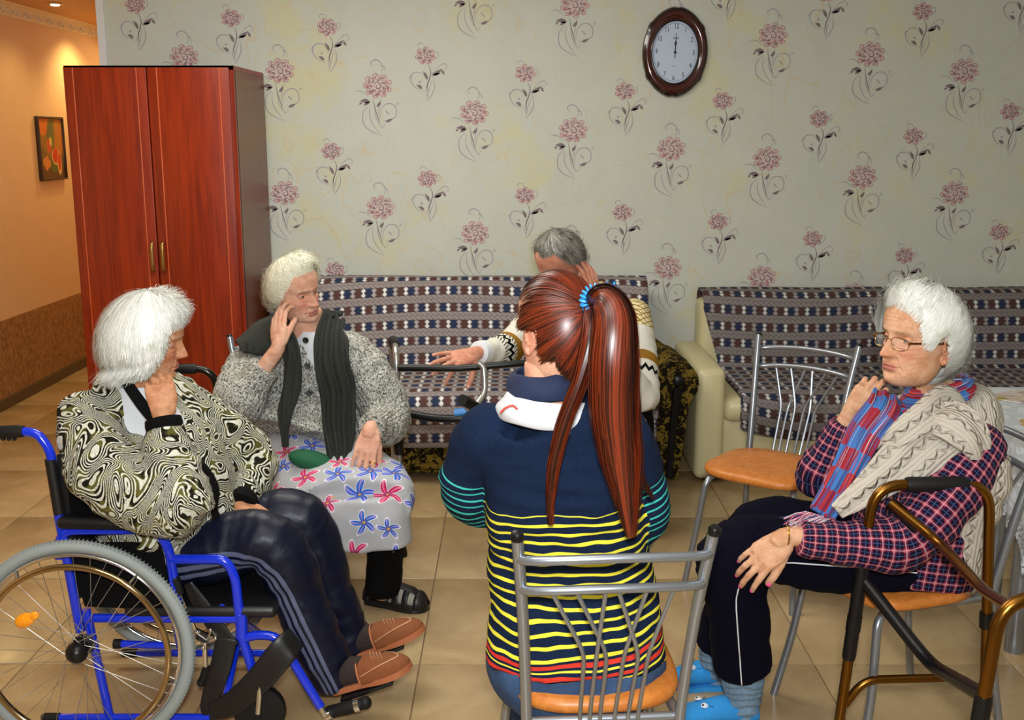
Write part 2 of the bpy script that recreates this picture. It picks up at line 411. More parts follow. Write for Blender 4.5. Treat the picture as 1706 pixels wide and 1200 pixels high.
SMALLS = [(225, 8), (385, 30), (545, 45), (709, 93), (875, 122), (1041, 152), (1204, 168), (1365, 198), (1522, 227), (1683, 186), (1840, 215)]
for L, fn in ((BIGS, big), (SMALLS, small)):
    for px, py in L:
        p = W(px, py, WY)
        for k in range(-2, 3):
            z = p.z - k * REP
            if 0.45 < z < 2.5 and -2.1 < p.x < 2.85: fn(pr, p.x, z, rg)
po = pr.obj('wallpaper_print', PM, wall, smooth=False); po['kind'] = 'stuff'
# ------------------------------------------------------------------ wardrobe
def _mahog(c0, c1, c2):
    def f():
        p = obj_co(); n = noi(vscale(p, (9, 9, 0.7)), 2.2, 5, 0.6, 0.5); g = noi(vscale(p, (60, 60, 1.5)), 2.0, 3, 0.6)
        c = mix(ss(n, 0.3, 0.7), c0, c1); c = mix(ss(g, 0.45, 0.75) * 0.5, c, c2)
        return dict(col=c, rough=0.3, spec=0.5, bump=bump(g, 0.03, 0.002))
    return f
M_MAH = mat('mahogany_laminate', _mahog(H((120, 30, 5)), H((150, 46, 8)), H((76, 16, 2))))
M_WSIDE = mat('dark_wardrobe_side', _mahog(H((100, 48, 24)), H((116, 58, 28)), H((80, 34, 16))))
M_BRASS = mat('antique_brass', col=H((168, 130, 72)), rough=0.3, metal=0.9)
wx0, wx1, wy0, wy1, wh = -2.115, -1.315, 5.27, 5.90, 1.985
t = thing('wardrobe', 'tall two-door mahogany red wardrobe against the papered wall', 'wardrobe', ((wx0 + wx1) / 2, (wy0 + wy1) / 2, 0))
def wp(b, n, m, **k): return worldparent(b.obj(n, m, **k), t)
b = MB(); b.box(((wx0 + wx1) / 2, (wy0 + wy1) / 2 + .01, wh / 2 + .03), (wx1 - wx0, wy1 - wy0 - .02, wh - .06)); wp(b, 'carcass', M_WSIDE, smooth=False)
b = MB(); b.box(((wx0 + wx1) / 2, wy0 + .015, wh / 2), (wx1 - wx0, .03, wh)); b.box(((wx0 + wx1) / 2, wy0 + .3, wh - .01), (wx1 - wx0 + .004, .6, .02)); wp(b, 'face_frame', M_MAH, smooth=False)
b = MB(); b.box(((wx0 + wx1) / 2, wy0 + .04, .03), (wx1 - wx0 - .02, .05, .06)); wp(b, 'plinth', M_WSIDE, smooth=False)
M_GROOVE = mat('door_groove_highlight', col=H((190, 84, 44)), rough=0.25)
mid = (wx0 + wx1) / 2 - 0.005
for (a, c, hs) in ((wx0 + .004, mid - .003, 1), (mid + .003, wx1 - .018, -1)):
    b = MB(); b.box(((a + c) / 2, wy0 - .012, wh / 2 + .03), (c - a, .02, wh - .08), bev=0.003)
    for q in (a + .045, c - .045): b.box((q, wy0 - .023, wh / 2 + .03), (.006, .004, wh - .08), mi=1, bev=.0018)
    d = wp(b, 'door', [M_MAH, M_GROOVE])
    hx = (c - .02) if hs == 1 else (a + .025)
    b = MB(); b.tube(crom([(hx, wy0 - .024, 1.155), (hx, wy0 - .043, 1.145), (hx, wy0 - .046, 1.085), (hx, wy0 - .043, 1.025), (hx, wy0 - .024, 1.015)], 4), .007, n=10, flat=1.3)
    h = b.obj('handle', M_BRASS); h.parent = d

# ------------------------------------------------------------------ clock
c0 = W(1125, 87, WY - 0.02)
t = thing('wall_clock', 'oval wall clock with dark red wooden frame showing twelve', 'clock', (c0.x, WY, c0.z))
M_DKRED = mat('dark_red_lacquer', col=H((62, 6, 5)), rough=0.15, coat=0.6)
M_DKRED2 = mat('black_red_lacquer', col=H((26, 4, 5)), rough=0.15, coat=0.6)
A, B = 0.173, 0.228
def ovring(fr, y, n=96, lobe=0.0):
    P = []
    for k in range(n):
        a = 2 * PI * k / n; r = 1.0
        if lobe:
            for c_ in (0.62, PI - 0.62, -0.62, PI + 0.62): 
                d = (a - c_ + PI) % (2 * PI) - PI; r += lobe * 0.7 * math.exp(-(d / 0.09) ** 2)
            for c_ in (PI / 2, -PI / 2):
                d = (a - c_ + PI) % (2 * PI) - PI; r -= lobe * 0.5 * math.exp(-(d / 0.06) ** 2); r += lobe * .4 * math.exp(-(d / 0.3) ** 2)
        P.append(Vector((A * fr * r * math.cos(a), y, B * fr * r * math.sin(a))))
    return P
def rings(mb, R, mi, capend=False):
    n = len(R[0]); V = [p for r_ in R for p in r_]; F = []
    for i in range(len(R) - 1):
        for k in range(n): F.append((i * n + k, i * n + (k + 1) % n, (i + 1) * n + (k + 1) % n, (i + 1) * n + k))
    if capend: F.append(tuple((len(R) - 1) * n + k for k in range(n)))
    mb.add(V, F, mi)
b = MB(); rings(b, [ovring(1.0, 0, lobe=.05), ovring(1.01, -.014, lobe=.05), ovring(.98, -.026, lobe=.05), ovring(.92, -.03, lobe=.02)], 1)
rings(b, [ovring(.92, -.03, lobe=.02), ovring(.88, -.034), ovring(.80, -.032), ovring(.75, -.026)], 0); rings(b, [ovring(.75, -.026), ovring(.72, -.027), ovring(.695, -.022), ovring(.69, -.010)], 1)
b.obj('frame', [M_DKRED, M_DKRED2], t)
b = MB(); V = ovring(.70, -.012); b.add(V, [tuple(range(len(V)))], 0); dial = b.obj('dial', mat('clock_dial', col=H((186, 200, 222)), rough=.35), t, smooth=False)
M_INK = mat('dial_ink', col=H((30, 32, 44)), rough=.5)
def text(s, size, loc, rot, m, parent, name='lettering', ext=0.0004, sx=1.0):
    cu = bpy.data.curves.new(name, 'FONT'); cu.body = s; cu.size = size; cu.align_x = 'CENTER'; cu.align_y = 'CENTER'; cu.extrude = ext
    o = bpy.data.objects.new(name, cu); COL.objects.link(o); dg = bpy.context.evaluated_depsgraph_get()
    me = bpy.data.meshes.new_from_object(o.evaluated_get(dg)); bpy.data.objects.remove(o)
    me.transform(Matrix.Translation(loc) @ rot.to_4x4() @ Matrix.Diagonal((sx, 1, 1, 1))); me.materials.clear(); me.materials.append(m)
    q = link(name, me, parent); return q
RX = Matrix.Rotation(PI / 2, 3, 'X')
for k in range(1, 13):
    a = PI / 2 - k * PI / 6; text(str(k), .037, (A * .57 * math.cos(a) * (1.0), -.0130, B * .58 * math.sin(a)), RX, M_INK, dial, 'numeral', sx=.72)
b = MB(); V0 = ovring(.655, -.0127); V1 = ovring(.648, -.0127); n = len(V0); b.add(V0 + V1, [(k, (k + 1) % n, n + (k + 1) % n, n + k) for k in range(n)]); b.box((0, -.0127, .073), (.03, .0004, .004)); b.box((0, -.0127, -.07), (.022, .0004, .0015))
b.obj('minute_track', M_INK, dial, smooth=False)
b = MB(); b.prism([(-.0022, -.03), (.0022, -.03), (.0022, .04), (.0008, .1), (-.0008, .1), (-.0022, .04)], -.0165, -.0155, f=lambda p: Vector((p.x, p.z, p.y))); b.obj('minute_hand', M_INK, t, smooth=False)
b = MB(); b.prism([(-.003, 0), (.003, 0), (.0028, .034), (.007, .042), (.006, .05), (.001, .062), (-.001, .062), (-.006, .05), (-.007, .042), (-.0028, .034)], -.0150, -.0140, f=lambda p: Vector((p.x, p.z, p.y))); b.lathe([(.007, 0), (.007, .006), (.003, .008)], c=(0, -.012, 0), rot=RX, n=16); b.obj('hour_hand', M_INK, t, smooth=False)
t.rotation_euler = (0, math.radians(2.0), 0)

# ------------------------------------------------------------------ picture in the hallway
t = thing('framed_picture', 'small still life picture of watermelon and fruit on the peach hallway wall', 'picture', (HX, 7.5, 1.58))
FW, FH = 0.40, 0.41
b = MB()
for (cy, cz, sy, sz) in ((0, FH / 2, FW, .014), (0, -FH / 2, FW, .014), (-FW / 2, 0, .014, FH + .014), (FW / 2, 0, .014, FH + .014)): b.box((.014, cy, cz), (.026, sy, sz), bev=.003)
b.obj('frame', mat('dark_picture_frame', col=H((54, 34, 22)), rough=.35), t)
def _pic():
    p = obj_co(); x, y, z = xyz(p); n = noi(p, 9, 4, .6); c = mix(ss(n, .35, .65), H((92, 84, 40)), H((150, 106, 40)))
    c = mix(ss(z, -.08, -.14), c, H((86, 58, 34)))
    def blob(c, cy, cz, ry, rz, col, soft=.25):
        d = sqrt((y - cy) * (y - cy) / (ry * ry) + (z - cz) * (z - cz) / (rz * rz)); return mix(ss(d + noi(p, 40, 2) * .2, 1.0, 1.0 + soft, 1.0, 0.0), c, col)
    c = blob(c, -.12, .18, .09, .09, H((206, 108, 40))); c = blob(c, .12, .08, .07, .11, H((176, 112, 44)), .6); c = blob(c, 0.0, .1, .05, .08, H((90, 100, 52)), .6)
    c = blob(c, -.04, .02, .035, .045, H((196, 74, 48))); c = blob(c, -.01, .045, .02, .03, H((206, 184, 96)));
    c = blob(c, .03, -.11, .07, .05, H((76, 96, 40))); c = blob(c, .055, -.055, .06, .055, H((214, 190, 110))); c = blob(c, .055, -.05, .05, .05, H((196, 46, 28)))
    c = blob(c, .11, -.10, .034, .075, H((222, 196, 120))); c = blob(c, .11, -.09, .028, .06, H((202, 62, 36)))
    for q in ((-.13, -.09), (-.09, -.075), (-.06, -.1), (-.1, -.12)): c = blob(c, q[0], q[1], .025, .026, H((208, 128, 64)))
    return dict(col=c, rough=.3)
b = MB(); b.box((.012, 0, 0), (.006, FW - .01, FH - .01)); b.obj('canvas', mat('still_life_print', _pic), t, smooth=False)

# ------------------------------------------------------------------ sofa cover fabric (puzzle pattern, uses uv in metres)
def _cover(dark):
    def f():
        x, y, z = xyz(uv_co()); U = x / 0.056; V = y / 0.088; v = fract(V); row = floor_(V)
        band = lt(v, 0.5)                                    # dark band: star pieces and white dumbbells
        vv = (v - 0.25) * 4.0                                # -1..1 in the band
        u1 = fract(U) - 0.5; idx = mod(floor_(U) + row, 2.0)
        wav = cos(vv * 6.28) * 0.07
        star = lt(fabs(u1), 0.30 + wav * 1.1 - fabs(vv) * 0.02)
        dcol = mix(idx, H((44, 54, 82)), H((88, 60, 54)))
        u2 = fract(U + 0.5) - 0.5
        dd = mn(sqrt(u2 * u2 * 14.0 + (fabs(vv) - 0.5) * (fabs(vv) - 0.5) * 2.6), fabs(u2) * 7.0 + 0.25)
        wsel = mod(floor_(U + 0.5), 2.0)
        dumb = lt(dd, 0.62)
        c1 = mix(star, H((120, 112, 112)), dcol)
        c1 = mix(dumb, c1, mix(wsel, H((226, 226, 224)), H((172, 164, 164))))
        gl = fabs(sin(U * 6.283 + sin(V * 25.13) * 0.9)); gl2 = fabs(sin(V * 12.566 + sin(U * 12.566) * 0.5 + 0.3))
        ln = mx(ss(gl, 0.0, 0.35, 1.0, 0.0), ss(gl2, 0.0, 0.28, 1.0, 0.0))
        c2 = mix(ln, H((150, 140, 138)), H((92, 86, 88)))
        c = mix(band, c2, c1); 
        edge = ss(fabs(fract(v * 2.0 + 0.5) - 0.5), 0.0, 0.07, 1.0, 0.0)
        c = mix(edge * 0.6, c, H((60, 56, 58)))
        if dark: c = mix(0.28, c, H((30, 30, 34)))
        w = noi(vec(x, y), 300, 2)
        return dict(col=c, rough=0.85, spec=0.15, bump=bump(w + ln * 0.0, 0.25, 0.003))
    return f
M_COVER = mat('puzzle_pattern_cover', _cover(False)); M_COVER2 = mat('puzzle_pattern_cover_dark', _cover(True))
def _leo():
    p = obj_co(); n = noi(p, 34, 3, .7, .8); m = noi(p, 2.5, 1); k = ss(n + (fract(m * 5.0) - .5) * .10, .46, .56)
    return dict(col=mix(k, H((22, 17, 8)), H((112, 92, 34))), rough=.95, spec=.1, bump=bump(noi(p, 180, 2), .4, .004))
M_LEO = mat('dark_gold_plush', _leo)
def grid(fn, nu, nv, mi=0):
    """surface with UV (metres) from fn(u,v)->(point, (U,V))"""
    V = []; UV = []
    for j in range(nv + 1):
        for i in range(nu + 1):
            p, q = fn(i / nu, j / nv); V.append(p); UV.append(q)
    F = [(j * (nu + 1) + i, j * (nu + 1) + i + 1, (j + 1) * (nu + 1) + i + 1, (j + 1) * (nu + 1) + i) for j in range(nv) for i in range(nu)]
    return V, F, UV
def uvobj(name, V, F, UV, m, parent=None, solid=0.0, smooth=True):
    me = bpy.data.meshes.new(name); me.from_pydata([tuple(p) for p in V], [], F); me.materials.append(m)
    l = me.uv_layers.new(name='UVMap'); idx = np.empty(len(me.loops), int); me.loops.foreach_get('vertex_index', idx)
    l.data.foreach_set('uv', np.array(UV, float)[idx].ravel())
    if smooth: me.polygons.foreach_set('use_smooth', [True] * len(me.polygons))
    if solid:
        o = bpy.data.objects.new('tmp', me); COL.objects.link(o); md = o.modifiers.new('s', 'SOLIDIFY'); md.thickness = solid; md.offset = -1
        dg = bpy.context.evaluated_depsgraph_get(); me2 = bpy.data.meshes.new_from_object(o.evaluated_get(dg)); bpy.data.objects.remove(o); me2.name = name; me = me2
    return link(name, me, parent)
def pl_len(P):
    L = [0.0]
    for i in range(1, len(P)): L.append(L[-1] + (P[i] - P[i - 1]).length)
    return L
def strip_cover(name, x0, x1, prof, parent, m, sag=0.0, wave=0.003, solid=0.012):
    """cloth following a (y,z) profile between x0 and x1"""
    P = fil([Vector((0, q[0], q[1])) for q in prof], .05, 6); L = pl_len(P); n = len(P); nu = int((x1 - x0) / .03)
    out = []
    def fn(u, v):
        i = min(int(v * (n - 1) + 1e-6), n - 1); p = P[i]; x = x0 + (x1 - x0) * u
        sg = sag * math.sin(PI * u) * (1 if p.z > .5 else .4)
        z = p.z + noise.noise(Vector((x * 3, L[i] * 4, 1))) * wave * 2
        return Vector((x, p.y - abs(noise.noise(Vector((x * 2.2, L[i] * 5, 4)))) * wave * 2, z)), (x, L[i] + sg)
    V, F, UV = grid(fn, nu, n - 1); return uvobj(name, V, F, UV, m, parent, solid)

# left sofa
t = thing('sofa', 'dark gold patterned sofa with rolled arm under a grey blue puzzle-pattern cover', 'sofa', (-0.25, 5.45, 0))
def pw(o): return worldparent(o, t)
SX0, SX1 = -1.29, 0.73
b = MB(); b.box(((SX0 + SX1) / 2, 5.47, .175), (SX1 - SX0, .82, .24), bev=.03); b.box(((SX0 + SX1) / 2, 5.5, .05), (SX1 - SX0 - .1, .7, .06)); pw(b.obj('base', M_LEO))
b = MB(); b.box(((SX0 + SX1) / 2, 5.45, .35), (SX1 - SX0 - .02, .84, .15), bev=.05); pw(b.obj('seat_cushion', M_LEO))
b = MB(); b.box(((SX0 + SX1) / 2, 5.80, .62), (SX1 - SX0 - .02, .18, .54), bev=.05, rot=Matrix.Rotation(-.12, 3, 'X')); pw(b.obj('backrest', M_LEO))
pw(strip_cover('cover', SX0 + .01, .72, [(5.90, .78), (5.86, .905), (5.76, .915), (5.67, .87), (5.60, .47), (5.53, .452), (5.06, .45), (4.99, .43), (4.985, .20)], None, M_COVER, sag=.05))
# rolled arm: tapered bolster, scroll front
for ax, fr in ((0.762, 1),):
    b = MB(); b.tube(crom([(ax - .02, 5.86, .50), (ax, 5.5, .515), (ax + .01, 5.2, .52), (ax + .015, 4.97, .515)], 5), [.085] * 6 + [.098] * 5 + [.105] * 5, n=24)
    b.box((ax - .01, 5.42, .28), (.12, .84, .42), bev=.03)
    b.prism([(ax - .085, .515), (ax - .06, .44), (ax - .075, .3), (ax - .06, .05), (ax + .03, .05), (ax + .05, .2), (ax + .075, .42), (ax + .115, .49), (ax + .11, .56), (ax + .05, .62), (ax - .03, .62), (ax - .08, .57)], -4.985, -4.955, f=lambda p: Vector((p.x, -p.z, p.y)))
    pw(b.obj('armrest', M_LEO)); b = MB(); b.ell((ax + .02, 4.95, .53), (.028, .012, .028)); b.tube([(ax + .02, 4.955, .5), (ax, 4.955, .3), (ax - .01, 4.955, .06)], [.025, .018, .018], n=8); pw(b.obj('arm_facing', M_BLACK))

# right sofa (beige)
def _beige(): 
    p = obj_co(); return dict(col=mix(noi(p, 3, 3), H((196, 186, 142)), H((206, 196, 154))), rough=.38, bump=bump(noi(p, 250, 3, .6), .15, .002))
M_BEIGE = mat('cream_leatherette', _beige)
t = thing('sofa', 'cream leatherette sofa with square arm under a dark puzzle-pattern cover', 'sofa', (1.9, 5.5, 0))
def pw(o): return worldparent(o, t)
RX0, RX1 = 0.955, 2.82
b = MB(); b.box(((RX0 + RX1) / 2 + .05, 5.45, .20), (RX1 - RX0, .72, .28), bev=.03); pw(b.obj('base', M_BEIGE))
b = MB(); b.box(((RX0 + RX1) / 2 + .05, 5.42, .36), (RX1 - RX0 - .02, .74, .13), bev=.05); pw(b.obj('seat_cushion', M_BEIGE))
b = MB(); b.box(((RX0 + RX1) / 2 + .05, 5.80, .50), (RX1 - RX0, .2, .60), bev=.04); pw(b.obj('backrest', M_BEIGE))
b = MB()
V = []; b.box((.955, 5.42, .295), (.14, .78, .55), bev=.035); pw(b.obj('armrest', M_BEIGE))
for x in (.93, 2.75):
    for y in (5.1, 5.75): pw(MB().lathe([(.022, 0), (.028, .05)], c=(x + .03, y, 0), n=12).obj('leg', M_BLACK))
def curved(u): return .03 * math.sin(min(1, u * 6) * PI / 2)
x0, x1 = 1.02, 2.80; P = fil([Vector((0, q[0], q[1])) for q in [(5.90, .70), (5.905, .82), (5.86, .845), (5.74, .835), (5.69, .79), (5.66, .46), (5.6, .44), (5.12, .44), (5.055, .41), (5.04, .22)]], .04, 5); L = pl_len(P); n = len(P)
def fn(u, v):
    i = min(int(round(v * (n - 1))), n - 1); p = P[i].copy(); x = x0 + (x1 - x0) * u
    if p.z > .5: x = x - .0
    elif u < .12: x = max(x, 1.10)
    if i > n - 7: p.z += .08 * (1 - min(1, u / .22)) ** 2 * (i - (n - 7)) / 6 - .0
    return Vector((x, p.y + noise.noise(Vector((x * 4, p.z * 4, 2))) * .006, p.z + noise.noise(Vector((x * 5, p.y * 4, 0))) * .004)), (x, L[i] * 1.0 + .02 * math.sin(x * 3))
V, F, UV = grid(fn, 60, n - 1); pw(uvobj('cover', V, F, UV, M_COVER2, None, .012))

# ------------------------------------------------------------------ chairs
def _seat():
    p = obj_co(); n = noi(p, 40, 5, .7)
    return dict(col=mix(ss(n, .3, .7), H((186, 106, 38)), H((206, 130, 56))), rough=.42, bump=bump(noi(p, 220, 3), .2, .002))
M_SEAT = mat('tan_vinyl', _seat)
def make_chair(label, loc, rz, zs=1.0, xs=1.0):
    """local: faces -y, back at +y"""
    t = thing('dining_chair', label, 'chair', loc, rz, 'tan seated chairs with grey tube frames')
    out = [(math.copysign(abs(math.cos(a)) ** .62, math.cos(a)) * (.205 - .012 * math.sin(a)), math.copysign(abs(math.sin(a)) ** .62, math.sin(a)) * .195 - .01) for a in [2 * PI * k / 48 for k in range(48)]]
    b = MB(); n = len(out); R = []
    for s_, z in ((.93, .432), (.985, .437), (1, .448), (.985, .459), (.93, .466), (.6, .468), (.2, .467)): R.append([Vector((p[0] * s_, p[1] * s_, z)) for p in out])
    rings(b, R, 0, True); b.add(R[0], [tuple(range(n - 1, -1, -1))]); b.obj('seat', M_SEAT, t, ang=60)
    w = .185
    for s_ in (-1, 1):
        b = MB(); b.tube(crom([(s_ * (w + .018), .30, .885), (s_ * w, .245, .68), (s_ * (w - .012), .20, .46), (s_ * (w - .012), .195, .40)], 5), .0125, n=12); b.obj('back_post', M_STEEL, t)
    for s_ in (-1, 1):
        MB().lathe([(.0135, 0), (.014, .01), (.010, .016), (0.0, .018)], c=(s_ * (w + .018), .301, .878), n=14, rot=Matrix.Rotation(-.26, 3, 'X')).obj('end_cap', M_BLACK, t)
        b = MB(); b.tube(crom([(s_ * (w - .012), .195, .42), (s_ * w, .215, .2), (s_ * (w + .012), .25, .0)], 5), .0115, n=12); b.obj('leg', M_STEEL, t)
        b = MB(); b.tube(fil([(s_ * (w - .015), .19, .425), (s_ * (w - .03), -.13, .425), (s_ * (w - .015), -.165, .40), (s_ * (w + .01), -.185, .2), (s_ * (w + .03), -.225, .0)], .05, 5), .0115, n=12); b.obj('leg', M_STEEL, t)
    for (z, hw, y0) in ((.835, w + .012, .287), (.765, w + .006, .268)):
        b = MB(); b.tube([(hw * math.sin(q), y0 + .045 * math.cos(q) - .0 + (.0), z - .012 * (math.sin(q) ** 2) + .01) for q in [(-1 + 2 * k / 16) * PI / 2 for k in range(17)]], .010, n=10); b.obj('back_rail', M_STEEL, t)
    sc = .365 / 465; prs = [(-157, -102), (-82, -32), (-7, -72), (28, 43), (103, 13), (168, 73)]
    for a, c_ in prs:
        xt, xm = a * sc, c_ * sc; yt = .268 + .045 * math.cos(math.asin(max(-1, min(1, xt / (w + .006)))))
        b = MB(); b.tube(fil([(xt, yt, .768), (xm, yt - .028, .62), (xm * .95, .205, .45), (xm * .95, .20, .425)], .03, 4), .0048, n=8); b.obj('back_rod', M_STEEL, t)
    b = MB(); b.tube([(-w + .02, .185, .425), (w - .02, .185, .425)], .010, n=10); b.obj('seat_rail', M_STEEL, t); b = MB(); b.tube([(-w + .03, -.12, .422), (w - .03, -.12, .422)], .010, n=10); b.obj('seat_rail', M_STEEL, t)
    t.scale = (xs, 1, zs)
    return t
make_chair('tan chair in the foreground under the red-haired person', (0.180, 2.30, 0), PI + 0.08, 1.01, .96)
make_chair('empty tan chair in front of the cream sofa', (0.955, 3.86, 0), -0.66)
make_chair('tan chair under the person with glasses and plaid shirt', (1.07, 2.86, 0), -1.27)
make_chair('tan chair under the person in the grey knitted cardigan', (-0.80, 3.98, 0), 0.42)

# ------------------------------------------------------------------ walking frames
M_GOLD = mat('bronze_anodised_tube', col=H((126, 86, 32)), rough=.25, metal=.95)
def walker(label, A, B, C, D, m_top, m_low, zleg=.42, h=.82, sl=(.36, .62)):
    """A,B: floor points of front/rear leg of one side; C,D of the other"""
    c_ = (Vector(A) + Vector(B) + Vector(C) + Vector(D)) / 4
    t = thing('walking_frame', label, 'walker', (c_.x, c_.y, 0))
    def put_(b, n, m): return worldparent(b.obj(n, m), t)
    for (f, r) in ((A, B), (C, D)):
        f = Vector(f); r = Vector(r); d = (r - f); up = Vector((0, 0, 1))
        pf = f + up * h + d * .15; pr_ = r + up * h - d * .13
        fz = lambda z, p, q: p + (q - p) * (z / h)
        b = MB(); path = fil([fz(zleg, f, pf), pf, pr_, fz(zleg, r, pr_)], .075, 8); b.tube(path, .0135, n=14); s_ = put_(b, 'side_frame', m_top)
        g0 = pf + (pr_ - pf) * .27; g1 = pf + (pr_ - pf) * .80; b = MB(); b.tube([g0, g0 + (g1 - g0) * .05, g0 + (g1 - g0) * .5, g1 - (g1 - g0) * .05, g1], [.017, .0195, .0185, .0195, .017], n=14); put_(b, 'grip', M_RUBBER)
        for (p, q) in ((f, pf), (r, pr_)):
            b = MB(); b.tube([fz(.04, p, q), fz(zleg + .02, p, q)], .0135, n=14); put_(b, 'leg', m_top if m_low is not M_CHROME else M_BLKMET)
            if p == f: b = MB(); b.tube([fz(sl[0], p, q), fz(sl[0] + .01, p, q), fz(sl[1] - .01, p, q), fz(sl[1], p, q)], [.016, .0175, .0175, .016], n=14); put_(b, 'leg_sleeve', m_low)
            b = MB(); b.lathe([(.024, 0), (.024, .015), (.018, .05)], c=fz(0, p, q), n=14); put_(b, 'rubber_tip', M_RUBBER)
            b = MB(); b.tube([fz(zleg - .01, p, q), fz(zleg + .03, p, q)], .019, n=14); put_(b, 'collar', M_BLACK)
        b = MB(); b.tube(fil([fz(.20, f, pf) + d * .02, fz(.27, f, pf) + d * .12, fz(.27, r, pr_) - d * .12, fz(.20, r, pr_) - d * .02], .06, 6), .011, n=12); put_(b, 'side_bar', m_top)
    return t, put_
# bronze walker, right foreground
A = Vector((.845, 2.58, 0)); Bq = Vector((1.255, 2.60, 0)); C_ = Vector((.86, 1.90, 0)); D = Vector((1.28, 1.93, 0))
t, put_ = walker('bronze walking frame in the right foreground beside the plaid shirt person', A, Bq, C_, D, M_GOLD, M_BLACK, h=.80, sl=(.33, .60))
b = MB(); b.tube(fil([W(1484, 838, 2.58), W(1560, 900, 2.5), W(1640, 985, 2.2), W(1684, 1012, 1.95)], .06, 5), .0125, n=12); put_(b, 'cross_bar', M_GOLD)
b = MB(); b.tube(fil([W(1482, 838, 2.59), W(1500, 852, 2.57), W(1528, 880, 2.54)], .02, 4), .017, n=12); put_(b, 'hinge_sleeve', M_BLACK)
b = MB(); b.tube(fil([W(1440, 968, 2.58), W(1550, 1108, 2.42), W(1580, 1125, 2.3), W(1640, 1160, 1.95)], .06, 5), .0165, n=12); put_(b, 'cross_bar', M_BLACK)
# silver walker in front of the seated man
A = Vector((-.445, 4.10, 0)); Bq = Vector((-.50, 4.40, 0)); C_ = Vector((.10, 4.10, 0)); D = Vector((.13, 4.48, 0))
t, put_ = walker('silver and black walking frame standing before the bowed man on the sofa', A, Bq, C_, D, M_SILVER, M_BLACK, zleg=.46, h=.845, sl=(.42, .66))
b = MB(); b.tube([(-.44, 4.10, .775), (-.2, 4.05, .785), (.1, 4.10, .80)], .0135, n=12); put_(b, 'cross_bar', M_BLACK)
b = MB(); b.tube(crom([(-.44, 4.10, .60), (-.3, 4.06, .585), (-.15, 4.05, .59), (.1, 4.10, .615)], 5), .0165, n=12); put_(b, 'cross_bar', M_BLACK)
b = MB(); b.tube(fil([W(797, 606, 4.05), W(806, 612, 4.04), W(808, 655, 4.02), W(790, 680, 3.98), W(776, 678, 3.97)], .03, 6), .0125, n=12); put_(b, 'lower_handle', M_SILVER)
b = MB(); b.tube([W(795, 680, 4.0), W(785, 674, 3.92), W(770, 666, 3.85)], .020, n=14); put_(b, 'lower_grip', M_RUBBER)
b = MB(); b.tube([W(757, 689, 4.055), W(778, 686, 4.055)], .0175, n=12); o = put_(b, 'sticker', mat('blue_sticker', col=H((58, 128, 200)), rough=.4))
b = MB(); b.tube([W(779, 686, 4.055), W(788, 685, 4.055)], .0175, n=12); o = put_(b, 'sticker', mat('white_sticker', col=H((210, 214, 214)), rough=.4))
# black walker behind the wheelchair
A = Vector((-1.02, 3.80, 0)); Bq = Vector((-1.34, 3.76, 0)); C_ = Vector((-1.16, 3.66, 0)); D = Vector((-1.47, 3.62, 0))
M_BLKMET = mat('black_glossy_tube', col=(.02, .016, .014), rough=.15, metal=.6)
# (tube colours differ: black with a bright lower section)
t, put_ = walker('black walking frame between the wheelchair and the wardrobe', A, Bq, C_, D, M_BLKMET, M_CHROME, zleg=.5, h=.84, sl=(.50, .68))

# ------------------------------------------------------------------ table with lace cloth
t = thing('dining_table', 'table with steel tube legs under a white lace cloth at right edge', 'table', (2.25, 3.45, 0))
def pw(o): return worldparent(o, t)
TX0, TX1, TY0, TY1 = 1.57, 2.75, 3.06, 3.88
b = MB(); b.box(((TX0 + TX1) / 2, (TY0 + TY1) / 2, .732), (TX1 - TX0, TY1 - TY0, .026), bev=.006); pw(b.obj('tabletop', mat('table_wood', col=H((120, 84, 50)), rough=.4)))
for (x, y) in ((1.66, 3.50), (1.645, 3.28), (2.65, 3.3), (2.65, 3.7)):
    b = MB(); b.tube([(x, y, 0), (x, y, .72)], .030, n=18); pw(b.obj('leg', M_STEEL))
def _lace():
    x, y, z = xyz(uv_co()); p = vec(x, y); e = z
    n = noi(p, 34, 3, .6, 1.4); hole = ss(fabs(n - .5), .02, .05); 
    mesh_ = mx(ss(fabs(sin(x * 900.0)), .3, .6), ss(fabs(sin(y * 900.0)), .3, .6))
    zone = ss(y, .22, .25)
    pat = ss(noi(p, 18, 2, .5, 1.2), .47, .53)
    c = mix(pat * .6, H((206, 212, 218)), H((176, 186, 196)))
    c = mix(zone * (1.0 - hole) * .7, c, H((128, 140, 156)))
    return dict(col=c, rough=.55, spec=.5, bump=bump(pat + hole * zone, .35, .004), alpha=mn(1.0, 1.0 - zone * (1.0 - hole) * .55))
M_LACE = mat('white_lace', _lace)
cx, cy = (TX0 + TX1) / 2, (TY0 + TY1) / 2
def fn(u, v):
    a = 2 * PI * u; ca, sa = math.cos(a), math.sin(a); k = 1 / max(abs(ca), abs(sa)); hx, hy = (TX1 - TX0) / 2 + .008, (TY1 - TY0) / 2 + .008
    ex, ey = ca * k, sa * k; per = a * .55
    drop = max(0, v - .5) / .5; r = min(1, v / .5)
    corner = (abs(ex) * abs(ey)) ** 8
    if drop == 0: return Vector((cx + ex * hx * r, cy + ey * hy * r, .749)), (ex * hx * r + 5, ey * hy * r - 5)
    L_ = (.27 + .10 * corner + .012 * abs(math.sin(a * 34))) * drop
    fold = (.018 * math.sin(a * 17) + .012 * math.sin(a * 29 + 1)) * drop + .012 * min(1, drop * 6)
    return Vector((cx + ex * (hx + fold + .045 * drop * corner), cy + ey * (hy + fold + .045 * drop * corner), .749 - L_ + .004 * (1 - drop))), (a * .5, L_)
V, F, UV = grid(fn, 340, 40)
